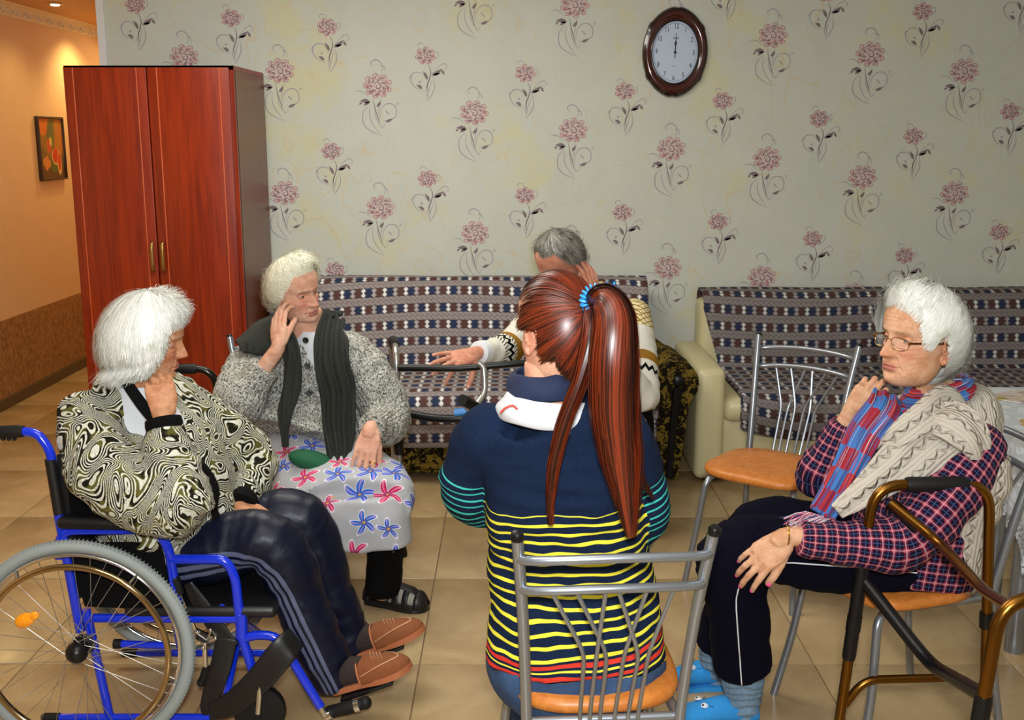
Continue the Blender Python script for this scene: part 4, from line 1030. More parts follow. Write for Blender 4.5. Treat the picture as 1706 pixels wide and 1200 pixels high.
def drape(name, path, widths, nrm, m, parent, thick=.012, ripple=.006, nw=10, rip_n=3.0, seed=0, waves=True):
    """a cloth band along path, width direction = path x nrm"""
    seg = 6; P = crom(path, seg); L = pl_len(P); mN = len(path); V = []; UV = []
    N_ = [Vector(q) for q in (nrm if isinstance(nrm[0], (tuple, list, Vector)) else [nrm] * mN)]
    NN = crom(N_, seg); WW = crom([Vector((w, 0, 0)) for w in widths], seg)
    for i, p in enumerate(P):
        t = (P[min(i + 1, len(P) - 1)] - P[max(i - 1, 0)]).normalized(); n = (NN[i] - t * NN[i].dot(t)).normalized(); w = t.cross(n)
        for j in range(nw + 1):
            q = j / nw * 2 - 1; hgt = ripple * math.sin(q * rip_n * PI + noise.noise(Vector((L[i] * 6, seed, 0))) * 3) + (1 - q * q) * ripple * 1.2
            e = 1 + (.10 * noise.noise(Vector((L[i] * 9, q, seed + 5))) if abs(q) > .8 else 0)
            V.append(p + w * (q * WW[i].x * e) + n * hgt); UV.append((q * WW[i].x, L[i]))
    F = [(i * (nw + 1) + j, i * (nw + 1) + j + 1, (i + 1) * (nw + 1) + j + 1, (i + 1) * (nw + 1) + j) for i in range(len(P) - 1) for j in range(nw)]
    me = bpy.data.meshes.new(name); me.from_pydata([tuple(p) for p in V], [], F); me.materials.append(m)
    l = me.uv_layers.new(name='UVMap'); idx = np.empty(len(me.loops), int); me.loops.foreach_get('vertex_index', idx); l.data.foreach_set('uv', np.array(UV, float)[idx].ravel())
    me2 = evalmesh(me, [('SOLIDIFY', dict(thickness=thick, offset=-1)), ('SUBSURF', dict(levels=1))]); me2.name = name
    me2.polygons.foreach_set('use_smooth', [True] * len(me2.polygons)); o = link(name, me2); return worldparent(o, parent) if parent else o
def shoe(name, heel, toe, m, parent, wdt=.046, hgt=.06, msole=None, hf=.05, up=Vector((0, 0, 1)), back=True, sole=.02):
    """closed foot shape from heel to toe"""
    h = Vector(heel); t = Vector(toe); d = (t - h); L = d.length; d.normalize(); up = (up - d * up.dot(d)).normalized(); s_ = d.cross(up)
    st = [(0, .6, .55), (.06, .78, .9), (.25, .85, 1.0), (.45, .86, .95), (.62, .98, .80), (.8, 1.0, .62), (.93, .78, .48), (1.0, .35, .30)]
    R = [(h + d * L * q + up * (hgt * z / 2 + sole), s_ * wdt * w, up * hgt * z / 2) for q, w, z in st]
    b = MB(); b.loft(R); me = remesh(b, .005, 4); o = finish(name, me, m, parent)
    if msole:
        b = MB(); out = []
        for q, w, z in st: out.append(h + d * L * q + s_ * wdt * w * 1.10)
        for q, w, z in st[::-1]: out.append(h + d * L * q - s_ * wdt * w * 1.10)
        c = crom(out, 2, closed=True); n = len(c); V = [p + up * .0 for p in c] + [p + up * (sole + .006) for p in c]
        b.add(V, [tuple(range(n - 1, -1, -1)), tuple(range(n, 2 * n))] + [(i, (i + 1) % n, n + (i + 1) % n, n + i) for i in range(n)])
        so = b.obj('sole', msole, ang=50); so.parent = o
    return o
# clothing materials ------------------------------------------------
def knit(g, f=260, k=.6): 
    x, y, z = xyz(g); return fabs(sin(x * f * 3.0)) * .5 + fabs(sin(y * f * 4.0 + fabs(sin(x * f * 3.0)) * 2.0)) * .5
def _paisley():
    g = attr('guv'); p = obj_co(); n = noi(vscale(p, (1, 1, .8)), 7.5, 1.2, .5, .9); n2 = noi(p, 3.0, 1)
    s_ = sin(n * 225.0 + n2 * 11.0 + noi(p, 40, 2) * 1.5); k = ss(s_, -.02, .35); pix = noi(p, 170, 2, .8)
    c = mix(k, H((24, 24, 14)), H((212, 212, 196))); c = mix(ss(noi(p, 30, 2), .48, .6) * (1.0 - k), c, H((96, 92, 44))); c = mix(ss(pix, .55, .62) * .5, c, H((30, 30, 20)))
    return dict(col=c, rough=.9, spec=.15, bump=bump(pix + k * .6, .6, .004))
M_PAIS = mat('black_and_cream_swirl_knit', _paisley)
def _marl():
    p = obj_co(); a = noi(p, 150, 3, .85); b_ = noi(vscale(p, (1, 1, 2.0)), 260, 2, .8); c = mix(ss(a, .40, .56), H((58, 60, 58)), H((206, 206, 196))); c = mix(ss(b_, .5, .62) * .55, c, H((88, 90, 86)))
    g = attr('guv'); x, y, z = xyz(g); rib = fabs(sin(x * 150.0)); return dict(col=c, rough=.95, spec=.1, bump=bump(a * .6 + rib * .5, .8, .008))
M_MARL = mat('grey_marled_wool', _marl)
def _stripe():
    g = attr('guv'); x, y, z = xyz(g); p = obj_co(); n = noi(p, 6, 2); sl = gt(z, .5)
    yy = y + (n - .5) * .045
    body_ = lt(fract(yy / .0245), .30) * lt(yy, .395)      # y grows upwards from the hem
    red = mx(lt(fabs(yy - .063), .0045), lt(fabs(yy - .038), .004)); blank = mx(lt(fabs(yy - .063), .010), lt(fabs(yy - .038), .009))
    navy = mix(noi(p, 260, 2, .7), H((8, 18, 38)), H((27, 42, 70)))
    c = mix(body_ * (1.0 - blank), navy, H((226, 218, 66))); c = mix(red, c, H((206, 58, 44)))
    teal = lt(fract(y / .0175), .24) * gt(y, .12); c2 = mix(teal, navy, H((64, 182, 170)))
    return dict(col=mix(sl, c, c2), rough=.9, spec=.1, bump=bump(noi(p, 500, 2, .6), .3, .0015))
M_STRIPE = mat('navy_jersey_yellow_stripes', _stripe)
def _plaid():
    g = attr('guv'); x, y, z = xyz(g); p = .027
    def st(a, off, w): return ss(fabs(fract(a / p + off) - .5), w, w + .03, 1.0, 0.0)
    c = mix(mx(st(x, 0., .17), st(y, 0., .17)) * .5, H((14, 12, 38)), H((124, 30, 52)))
    both = st(x, 0., .17) * st(y, 0., .17); c = mix(both * .7, c, H((186, 80, 96)))
    wl = mx(st(x, 0., .025), st(y, 0., .025)); c = mix(wl * .55, c, H((214, 170, 180))); bl = mx(st(x, .5, .02), st(y, .5, .02)); c = mix(bl * .4, c, H((90, 110, 160)))
    return dict(col=c, rough=.9, spec=.15, bump=bump(noi(obj_co(), 400, 2), .3, .0015))
M_PLAID = mat('navy_and_red_plaid_flannel', _plaid)
def _nordic():
    g = attr('guv'); x, y, z = xyz(g); p = obj_co(); wn = noi(p, 240, 2, .7)
    wh = mix(wn, H((206, 202, 188)), H((232, 230, 220)))
    q = .030; a = fract((x + y) / q); b_ = fract((x - y) / q); lat = mx(lt(fabs(a - .5), .10), lt(fabs(b_ - .5), .10)); zone = mx(gt(y, .26) * lt(y, .62) * lt(z, .5), gt(z, 1.5) * lt(y, .13))
    c = mix(zone * .55, wh, H((226, 204, 120))); c = mix(zone * lat, c, H((140, 104, 30)))
    zz = fabs(fract(x / .03) - .5) * .03; ch = lt(fabs(y - .27 - zz), .006); c = mix(ch * lt(z, .5), c, H((34, 30, 32)))
    tick = lt(fract(x / .012), .35) * mx(lt(fabs(y - .235), .012), lt(fabs(y - .135), .010)); c = mix(tick * lt(z, .5), c, H((30, 28, 30)))
    br = lt(fabs(y - .18), .028) * lt(z, .5); c = mix(br, c, H((166, 108, 36))); ch2 = lt(fabs(y - .07 - zz * 1.6), .010) * lt(z, .5); c = mix(ch2, c, H((20, 20, 24)))
    t2 = lt(fract((x + y * .5) / .016), .35) * mx(lt(fabs(y - .39), .014), lt(fabs(y - .33), .012)) * gt(z, .5) * lt(z, 1.5); c = mix(t2, c, H((60, 50, 40)))
    bk = lt(fabs(y - .36 - (zz - .007) * 1.4), .010) * gt(z, .5); c = mix(bk, c, H((16, 16, 20))); gb = lt(fabs(y - .30), .022) * gt(z, .5); c = mix(gb, c, H((150, 108, 40)))
    return dict(col=c, rough=.95, spec=.1, bump=bump(wn, .6, .004))
M_NORD = mat('white_patterned_wool', _nordic)
def fabric(name, c0, c1, rough=.85, sc=300, b_=.3, **kw):
    def f(): p = obj_co(); n = noi(p, sc, 2, .7); return dict(col=mix(n, c0, c1), rough=rough, bump=bump(n, b_, .002), **kw)
    return mat(name, f)
def _floral():
    p = obj_co(); x, y, z = xyz(attr('guv')); v = vec(x, y); gry = noi(vscale(v, (3, 1, 1)), 160, 3, .8)
    c = mix(gry, H((132, 134, 138)), H((196, 198, 202)))
    sc = 9.5; n = nd('ShaderNodeTexVoronoi', feature='F1'); put(n.inputs['Vector'], v); put(n.inputs['Scale'], sc); put(n.inputs['Randomness'], .55)
    n.voronoi_dimensions = '2D'
    px_, py_, _ = xyz(X(n.outputs['Position'])); cr, cg, cb = xyz(X(n.outputs['Color']))
    dx = (x - px_) * 1.0; dy = (y - py_) * 1.0; r = sqrt(dx * dx + dy * dy); th = mth('ARCTAN2', dy, dx)
    pet = fabs(cos(th * 2.5 + cr * 6.28 + r * 22.0)); pet = pet * pet * pet * .5 + pet * .5; R = .052 * (.7 + cg * .45); edge = R * (.20 + pet * .80)
    k = ss(r - edge, .0, .0016, 1.0, 0.0); wh = ss(r - edge - .0042, 0.0, .0016, 1.0, 0.0)
    col = mix(gt(cb, .5), H((34, 96, 196)), H((196, 24, 92))); col = mix(ss(r, 0.006, .026), mix(.5, col, (0.02, .02, .12)), col); col = mix(ss(pet, .93, .99) * .35, col, H((255, 190, 210)))
    c = mix(wh, c, H((232, 234, 238))); c = mix(k, c, col); c = mix(lt(r, .0048), c, H((214, 156, 40)))
    return dict(col=c, rough=.8, bump=bump(gry, .2, .002))
M_FLORAL = mat('grey_cotton_blue_and_pink_flowers', _floral)
def _scarfm():
    x, y, z = xyz(uv_co()); n = noi(vec(x * 60.0, y * 2.0), 2.2, 2, .6); blk = mod(floor_(y / .06 + n * .5) + floor_((x + .2) / .034 + n * .8), 2.0)
    c = mix(blk, H((150, 20, 40)), H((50, 108, 176))); c = mix(ss(n, .5, .62), c, H((86, 60, 120))); c = mix(ss(noi(vec(x * 120.0, y * 1.2), 2.5, 2), .60, .66), c, H((190, 214, 230))); c = mix(ss(noi(vec(x * 90.0, y * 1.0, 3.0), 2.5, 2), .62, .68), c, H((206, 62, 40)))
    return dict(col=c, rough=.75, bump=bump(n, .8, .006))
M_CHECK = mat('red_and_blue_checked_scarf', _scarfm)
def _denim(): p = obj_co(); n = noi(p, 420, 2, .8); m = noi(p, 7, 3); return dict(col=mix(ss(m, .4, .7), mix(n, H((14, 32, 62)), H((44, 76, 116))), mix(n, H((30, 56, 92)), H((70, 106, 148)))), rough=.85, bump=bump(n, .3, .002))
M_DENIM = mat('blue_denim', _denim)
def _beigeknit():
    x, y, z = xyz(uv_co()); p = obj_co(); r = fabs(sin(x * 300.0)); cb = fabs(sin(x * 75.0 + sin(y * 150.0) * .45)); c = mix(noi(p, 200, 2), H((176, 168, 156)), H((204, 196, 182)))
    return dict(col=mix(ss(cb, 0.0, .12, .22, 0.0), c, H((130, 118, 112))), rough=.92, spec=.1, bump=bump(r * .35 + ss(cb, 0, .5) * 1.0, .9, .008))
M_BKNIT = mat('beige_cable_knit', _beigeknit)
M_NAVYTRK = fabric('navy_track_fabric', H((12, 20, 44)), H((18, 30, 62)), .42, 500, .08, sheen=.2)
M_NAVYSWT = fabric('dark_navy_jersey', H((6, 7, 26)), H((12, 12, 38)), .85)
M_BLKFAB = fabric('black_fabric', H((3, 3, 4)), H((9, 9, 10)), .9, spec=.15)
M_WHTFAB = fabric('white_cotton', H((206, 212, 220)), H((226, 230, 234)), .85)
M_GREEN = fabric('green_jersey', H((6, 74, 46)), H((14, 92, 58)), .8)
M_SHAWL = fabric('charcoal_mohair', H((12, 16, 13)), H((48, 52, 44)), .95, 110, 1.0)
M_SOCKG = fabric('grey_marled_sock', H((96, 92, 84)), H((190, 184, 170)), .95, 160, .8)
M_SOCKB = fabric('blue_marled_sock', H((42, 78, 112)), H((150, 176, 196)), .95, 200, .8)
M_SOCKD = fabric('dark_brown_sock', H((22, 16, 14)), H((62, 46, 40)), .95, 200, .8)
M_SUEDE = fabric('brown_suede', H((110, 58, 26)), H((136, 78, 36)), .85, 60, .2)
M_SOLET = mat('tan_sole', col=H((170, 100, 62)), rough=.6)
M_STITCH = mat('light_stitching', col=H((206, 160, 120)), rough=.7)
M_BLUEFZ = fabric('bright_blue_fleece', H((22, 120, 196)), H((52, 156, 222)), .9, 220, .6)
M_NAIL = mat('natural_nail', col=H((206, 160, 140)), rough=.3)
M_PINKN = mat('pink_nail_varnish', col=H((236, 84, 150)), rough=.15)
M_GOLDJ = mat('gold_jewellery', col=H((206, 160, 70)), rough=.25, metal=1.0)
SK_OLD1 = skin_mat('tanned_old_skin', H((208, 152, 114)), H((184, 122, 84)), H((192, 92, 70)), H((160, 84, 74)), H((150, 120, 96)), .6)
SK_OLD2 = skin_mat('pale_old_skin', H((226, 178, 152)), H((210, 152, 126)), H((206, 104, 88)), H((176, 92, 86)), H((96, 78, 66)), .25)
SK_OLD3 = skin_mat('warm_old_skin', H((224, 176, 142)), H((206, 150, 112)), H((206, 112, 88)), H((180, 100, 92)), H((176, 140, 112)), .5)
SK_MAN = skin_mat('ruddy_skin', H((210, 150, 124)), H((192, 122, 98)), H((186, 80, 66)), H((150, 80, 70)), H((110, 90, 76)), .3)
SK_YNG = skin_mat('light_young_skin', H((236, 180, 150)), H((226, 164, 134)), H((220, 124, 104)), H((190, 90, 84)), H((100, 60, 40)), .1)
H_WHITE = hair_mat('white_hair', H((206, 208, 200)), H((246, 247, 242)), H((190, 190, 176)))
H_CREAM = hair_mat('cream_white_hair', H((216, 212, 186)), H((250, 248, 230)))
H_GREY = hair_mat('salt_and_pepper_hair', H((52, 52, 48)), H((176, 172, 160)), H((60, 58, 52)))
def _redhair():
    s_ = X(nd('ShaderNodeAttribute', attribute_name='strand').outputs['Fac']); p = obj_co()
    c = mix(ss(s_, .2, .95), H((34, 9, 4)), H((124, 44, 15))); return dict(col=c, rough=.36, spec=.55)
H_RED = mat('auburn_hair', _redhair)
def V3(*a): return Vector(a)
CAMV = V3(0, -1, .15)
def garment(name, mb, segs, m, parent, voxel=.009, sm=6, amp=.006, fu=9, fv=26, seed=0, custom=None):
    me = remesh(mb, voxel, sm); g = guv(me, segs); corner_guv(me, segs)
    if custom is not None:
        P = mverts(me); g = custom(P, g); me.attributes.remove(me.attributes['guv']); me.attributes.new('guv', 'FLOAT_VECTOR', 'POINT').data.foreach_set('vector', g.ravel())
    folds(me, g, amp, fu, fv, seed); return finish(name, me, m, parent)
def cuff(name, at, d, r, m, parent, h=.03):
    d = Vector(d).normalized(); at = Vector(at); b = MB(); b.tube([at - d * h * .5, at - d * h * .45, at, at + d * h * .45, at + d * h * .5], [r * .9, r, r * 1.04, r, r * .86], n=24); o = b.obj(name, m); return worldparent(o, parent)
def _track(n3):
    def f():
        x, y, z = xyz(attr('guv')); p = obj_co(); n = noi(p, 500, 2); c = mix(n, H((5, 9, 28)), H((9, 16, 40)))
        if n3:
            s_ = lt(fabs(x + .006), .0065); s_ = mx(s_, lt(fabs(x - .016), .0065)); s_ = mx(s_, lt(fabs(x - .038), .0065)); c = mix(s_ * lt(z, .5), c, H((84, 90, 116)))
            return dict(col=c, rough=.42, spec=.3, bump=bump(noi(p, 14, 3), .35, .012))
        c = mix(noi(p, 300, 2), H((2, 2, 16)), H((5, 5, 24))); s_ = lt(fabs(x - .002), .0016) * lt(z, .5); c = mix(s_, c, H((214, 214, 220)))
        return dict(col=c, rough=.9, spec=.12)
    return f
M_TRACK3 = mat('navy_satin_three_stripes', _track(True)); M_PIPING = mat('navy_jersey_white_piping', _track(False))

# ================================================================== wheelchair
M_BLUE = mat('blue_enamel_tube', col=H((14, 48, 206)), rough=.18, coat=.6)
M_TYRE = mat('grey_rubber_tyre', col=H((142, 150, 148)), rough=.7)
M_VINYL = mat('black_vinyl', lambda: dict(col=(.006, .006, .007), rough=.42, bump=bump(noi(obj_co(), 120, 3), .15, .003)))
NY, FY = 2.78, 3.17
hub = V3(-1.165, 2.70, .30)
t = thing('wheelchair', 'blue framed wheelchair with grey tyres and an orange spoke reflector', 'wheelchair', (-1.0, 2.98, 0))
def wc(b, n, m, **k): return worldparent(b.obj(n, m, **k), t)
nf = lambda px, py, dy=0: W(px, py, NY) + V3(max(dy, 0) * .22, dy, 0)
def both(fn):
    fn(0.0); fn(FY - NY)
def grey_wheel(c, side):
    b = MB(); R = .292
    circ = lambda r, dy, n=96: [c + V3(r * math.cos(2 * PI * k / n), dy, r * math.sin(2 * PI * k / n)) for k in range(n)]
    b.tube(circ(R, 0), .0165, n=14, closed=True)
    w_ = wc(b, 'wheel', M_TYRE)
    b = MB()
    for k in range(170):
        a = 2 * PI * k / 170
        for dy in (-.008, .008): b.box(c + V3((R + .0150) * math.cos(a), dy, (R + .0150) * math.sin(a)), (.0022, .010, .003), rot=Matrix.Rotation(-a + PI / 2 + (.3 if dy > 0 else -.3), 3, 'Y'))
    r_ = b.obj('tread', M_TYRE); r_.parent = w_; r_.matrix_parent_inverse = Matrix(); r_['kind'] = 'stuff'
    b = MB(); b.tube(circ(R - .022, 0), .011, n=12, closed=True, flat=.6); r_ = b.obj('rim', M_CHROME); r_.parent = w_
    b = MB(); b.tube(circ(R - .045, side * .032), .0085, n=12, closed=True); r_ = b.obj('hand_rim', M_RIMREFL); r_.parent = w_
    for k in range(5):
        a = 2 * PI * k / 5 + .9; b = MB(); b.tube([c + V3((R - .045) * math.cos(a), side * .032, (R - .045) * math.sin(a)), c + V3((R - .02) * math.cos(a), side * .005, (R - .02) * math.sin(a))], .005, n=8); r_ = b.obj('rim_bracket', M_CHROME); r_.parent = w_
    for k in range(36):
        a = 2 * PI * k / 36; fl_ = side * (.024 if k % 2 else -.018); sg = 1 if (k // 2) % 2 else -1; a2 = a + sg * 1.15
        b = MB(); b.tube([c + V3(.026 * math.cos(a2), fl_, .026 * math.sin(a2)), c + V3((R - .024) * math.cos(a), 0, (R - .024) * math.sin(a))], .0010, n=5); r_ = b.obj('spoke', M_SILVER); r_.parent = w_
    b = MB(); b.lathe([(.012, -.04), (.028, -.03), (.03, -.022), (.016, -.016), (.016, .016), (.03, .022), (.028, .034), (.02, .046), (.012, .052), (0, .054)], c=c, n=28, rot=Matrix.Rotation(side * PI / 2 * -1, 3, 'X')); r_ = b.obj('hub', M_BLACK); r_.parent = w_
    return w_
M_RIMREFL = mat('chrome_rim_floor_reflection', col=H((184, 160, 122)), rough=.12, metal=1.0)  # chrome hand rim, warm floor reflection put into its base colour
nw = grey_wheel(hub, -1); grey_wheel(V3(hub.x + .10, 3.26, .30), 1)
rf = W(41, 1034, 2.69); b = MB(); b.ell(rf, (.030, .009, .020), rot=Matrix.Rotation(-.45, 3, 'Y')); b.ell(rf + V3(.026, 0, .013), (.015, .008, .012), rot=Matrix.Rotation(-.45, 3, 'Y'))
r_ = b.obj('reflector', mat('orange_reflector', lambda: dict(col=mix(vor(obj_co(), 260), H((255, 190, 30)), H((255, 120, 10))), rough=.12, coat=1.0))); r_.parent = nw
def side(dy):
    g = lambda px, py: nf(px, py, dy); near = dy == 0
    b = MB(); b.tube(fil([g(38, 719), g(62, 722), g(84, 750), g(98, 858)], .05, 8), .0125, n=14); b.tube(fil([g(98, 858), g(134, 1052)], .01), .0135, n=14); wc(b, 'back_post', M_BLUE)
    b = MB(); b.tube([g(-25, 722), g(-8, 721), g(10, 719), g(30, 719), g(40, 719)], [.013, .0175, .0165, .0175, .015], n=16)
    for k in range(5): b.ell(g(-12 + 9 * k, 731), (.006, .008, .006), nu=8, nv=6)
    wc(b, 'handle_grip', M_RUBBER)
    b = MB(); b.tube(fil([g(98, 930), g(101, 884), g(262, 882), g(282, 915), g(296, 1012)], .05, 8), .0135, n=14); wc(b, 'armrest_frame', M_BLUE)
    b = MB(); b.tube(fil([g(285, 932), g(376, 932), g(392, 962), g(402, 1058)], .05, 8), .0135, n=14); wc(b, 'armrest_frame', M_BLUE)
    b = MB(); p0, p1 = g(104, 868), g(262, 872); b.box((p0 + p1) / 2, ((p1 - p0).length + .02, .055, .036), bev=.016, rot=Matrix.Rotation(.02, 3, 'Y')); wc(b, 'armrest_pad', M_VINYL)
    b = MB(); q = [g(112, 906), g(268, 902), g(290, 1016), g(142, 1010)]; b.add([p + V3(0, e, 0) for e in (-.004, .004) for p in q], [(3, 2, 1, 0), (4, 5, 6, 7), (0, 1, 5, 4), (1, 2, 6, 5), (2, 3, 7, 6), (3, 0, 4, 7)]); wc(b, 'skirt_guard', M_BLKFAB, smooth=False)
    b = MB(); b.tube([g(132, 1030), g(398, 1031)], .0125, n=14); wc(b, 'seat_rail', M_BLUE)
    b = MB(); b.tube([g(143, 1015), g(184, 1200), ], .0125, n=14); wc(b, 'rear_tube', M_BLUE)
    b = MB(); b.tube([g(398, 1010), g(404, 1064), g(440, 1176)], .0135, n=14); wc(b, 'front_tube', M_BLUE)
    b = MB(); b.tube([g(402, 1022), g(403, 1062)], .0165, n=14); wc(b, 'front_sleeve', M_BLUE)
    b = MB(); b.tube([g(98, 1196), g(350, 1196)], .0115, n=12); wc(b, 'bottom_rail', M_BLUE)
    b = MB(); b.tube([g(76, 1196), g(100, 1196)], .0135, n=12); b.ell(g(76, 1196), .0135, nu=12, nv=8); wc(b, 'tip_cap', M_RUBBER)
    b = MB(); b.tube(fil([g(402, 1066), g(425, 1058), g(462, 1060), g(534, 1178)], .05, 8) if near else fil([g(402, 1066), g(425, 1058), g(452, 1062), g(520, 1190)], .05, 8), .013, n=14); wc(b, 'footrest_hanger', M_BLUE)
    if near:
        b = MB(); b.tube([g(532, 1174), g(552, 1212)], .009, n=12); b.tube([g(544, 1195), g(552, 1190)], .012, n=12); wc(b, 'footrest_tube', M_CHROME)
        p0, p1 = W(545, 1188, 2.80), W(606, 1172, 2.80); d = (p1 - p0).normalized(); b = MB(); b.tube([p0, p0 + d * .005, p1 - d * .02], [.016, .0185, .0185], n=18); b.ell(p1 + d * .004, .019, nu=16, nv=10); b.tube([p1 - d * .02, p1], .0175, n=16); r0 = wc(b, 'footrest_roller', M_RUBBER)
        b = MB(); b.tube([p1 - d * .027, p1 - d * .012], .0200, n=20); r_ = b.obj('ring', M_CHROME); r_.parent = r0; r_.matrix_parent_inverse = r0.matrix_parent_inverse.copy() * 0 + Matrix() if False else Matrix()
        # brake
        b = MB(); b.tube([g(292, 966), g(300, 990)], [.014, .012], n=12); b.ell(g(291, 965), .014, nu=12, nv=8); wc(b, 'brake_grip', M_RUBBER)
        b = MB(); b.tube([g(300, 990), g(326, 1050)], .005, n=8); b.box(g(336, 1060), (.05, .008, .028), rot=Matrix.Rotation(.5, 3, 'Y')); b.tube([g(330, 1056), g(345, 1066), g(352, 1050), g(360, 1060)], .005, n=8); b.tube([g(341, 1070), g(342, 1115)], .007, n=8)
        for q in ((330, 1052), (352, 1048), (360, 1062), (340, 1078)): b.ell(g(*q) + V3(0, -.008, 0), .006, nu=8, nv=6)
        wc(b, 'brake_linkage', M_CHROME)
        b = MB(); b.tube([g(345, 1112), g(336, 1136)], [.012, .011], n=10); b.ell(g(335, 1137), .0125, nu=12, nv=8); wc(b, 'brake_pad', M_RUBBER)
both(side)
b = MB(); b.tube([nf(200, 1073), nf(282, 1076)], .0105, n=12); wc(b, 'tipping_lever', M_BLUE); b = MB(); b.tube([nf(190, 1073), nf(203, 1073)], .0135, n=12); wc(b, 'tip_cap', M_RUBBER)
p = nf(300, 1020); b = MB(); b.box(V3(-.86, 2.99, p.z + .0), (.42, .44, .035), bev=.015); wc(b, 'seat', M_VINYL)
b = MB(); q = [nf(90, 760, .01), nf(118, 1000, .01)]; a0, a1 = q
b.add([a0, a1, a1 + V3(.08, .38, 0), a0 + V3(.08, .38, 0)] + [v + V3(.02, 0, 0) for v in (a0, a1, a1 + V3(.08, .38, 0), a0 + V3(.08, .38, 0))], [(0, 1, 2, 3), (7, 6, 5, 4), (0, 4, 5, 1), (1, 5, 6, 2), (2, 6, 7, 3), (3, 7, 4, 0)])
b.tube([nf(84, 765), nf(99, 856)], .0155, n=14); wc(b, 'back_upholstery', M_VINYL)
b = MB(); b.tube([V3(-.80, NY, .12), V3(-.80, FY, .38)], .011, n=12); wc(b, 'cross_brace', M_BLUE); b = MB(); b.tube([V3(-.80, FY, .12), V3(-.80, NY, .38)], .011, n=12); wc(b, 'cross_brace', M_BLUE)
b = MB(); b.tube([nf(104, 960, .30), nf(104, 1030, .30)], .014, n=12); wc(b, 'back_strap', M_VINYL)
for dy in (0, FY - NY):
    c = V3(-.71 + dy * .22, NY + dy, .075); b = MB(); b.lathe([(.05, -.014), (.072, -.012), (.075, 0), (.072, .012), (.05, .014)], c=c, n=28, rot=Matrix.Rotation(PI / 2, 3, 'X')); wc(b, 'caster_wheel', M_RUBBER)
    b = MB(); b.tube([c + V3(0, -.022, 0), c + V3(.01, -.022, .085), c + V3(.01, .022, .085), c + V3(0, .022, 0)], .008, n=10); b.tube([c + V3(.01, 0, .085), c + V3(.01, 0, .14)], .014, n=12); wc(b, 'caster_fork', M_CHROME)
wc_strap = drape('calf_strap', [nf(312, 972), nf(335, 1010), nf(372, 1062), nf(385, 1080)], [.014, .024, .026, .026], (0, -1, 0), M_VINYL, t, .005, .001, 4)
wc_strap = drape('calf_strap', [nf(378, 1062, .0), nf(368, 1110, -.01), nf(356, 1150, -.01), nf(350, 1186, -.005), nf(385, 1180, .01)], [.030, .030, .028, .024, .03], (0, -1, 0), M_VINYL, t, .005, .001, 4)
wc_strap = drape('calf_strap', [nf(352, 1184, -.01), nf(390, 1168, -.02), nf(440, 1120, -.03), nf(476, 1078, -.025), nf(490, 1066, .02)], [.028, .036, .040, .040, .036], (0, -1, .0), M_VINYL, t, .006, .001, 4)

# ================================================================== person in the wheelchair
t = thing('person', 'white-bobbed person in black and cream swirl cardigan seated in the wheelchair', 'person', (-1.0, 2.98, 0)); P1 = t
lat = V3(.50, .86, 0); sh = V3(-1.095, 3.0, .890)
shR, shL = sh - lat * .165, sh + lat * .165
hipc = V3(-1.00, 2.98, .50)
elR, wrR = W(296, 835, 2.70), W(272, 700, 2.78); elL, wrL = V3(-.80, 3.22, .66), W(398, 846, 3.0)
knR, anR = W(452, 905, 2.88), W(558, 1128, 2.90); knL, anL = W(500, 868, 3.08), W(585, 1070, 3.10)
b = MB(); torso(b, [(hipc, .15, .12), (hipc + V3(0, 0, .16), .15, .13), (sh - V3(0, 0, .1), .15, .11), (sh, .14, .08), (V3(-1.06, 2.97, .94), .062, .060), (V3(-1.035, 2.95, 1.03), .050, .052)], lat)
for a, e, w in ((shR, elR, wrR), (shL, elL, wrL)): limb(b, [a, e, w - (w - e).normalized() * .06], [.045, .036, .0275])
for k, (kn, an) in enumerate(((knR, anR), (knL, anL))): limb(b, [hipc - lat * (.09 if k == 0 else -.09), kn, an], [.07, .05, .035])
HM1 = frame(W(247, 562, 2.93), (.93, .30, -.22), (.10, -.10, 1), 1.0)
def heads(mb, tint):
    head_mesh(mb, HM1, tint, nose=1.12, age=1.6, brow=.8, jowl=1.3); ear(mb, HM1, -1, tint=tint); ear(mb, HM1, 1, tint=tint)
hR = hand_mb(wrR + V3(0, 0, .004), V3(-.08, .14, 1), V3(.42, -.88, -.25), thumb=1, fore=wrR - elR, curls=((58, 88, 55), (62, 92, 55), (66, 92, 55), (68, 92, 50)), spread=(3, 1, -1, -3), th=(22, 38, 40, 40), sc=1.0)
hL = hand_mb(wrL, (W(440, 868, 2.96) - wrL), V3(.15, -.55, .85), thumb=-1, fore=wrL - elL, curls=((18, 28, 20),) * 4, spread=(4, 1, -2, -5), sc=.95)
body(t, SK_OLD1, b, heads, [hR, hL], M_NAIL); eyes(HM1, t, H((110, 120, 120)))
b = MB(); torso(b, [(hipc - V3(0, 0, .02), .185, .175), (hipc + V3(0, 0, .09), .20, .185), (hipc + V3(-.01, 0, .22), .19, .165), (sh - V3(0, 0, .08), .185, .14), (sh, .165, .115), (sh + V3(.0, -.015, .05), .10, .088), (sh + V3(.005, -.02, .085), .078, .072)], lat)
limb_open(b, [shR + V3(.01, .03, -.005), (shR + elR) / 2 + V3(-.05, -.02, -.03), elR + V3(0, 0, -.01), (elR + wrR) / 2, wrR - V3(0, 0, .01)], [.085, .098, .088, .068, .046])
limb_open(b, [shL + V3(0, -.02, 0), (shL + elL) / 2 + V3(.02, 0, -.02), elL, wrL + (elL - wrL) * .14], [.082, .088, .075, .048])
sg = segs_of([hipc - V3(0, 0, .1), sh + V3(0, 0, .1)], CAMV, 0, .18) + segs_of([shR, elR, wrR], CAMV, 1, .075) + segs_of([shL, elL, wrL], CAMV, 2, .075)
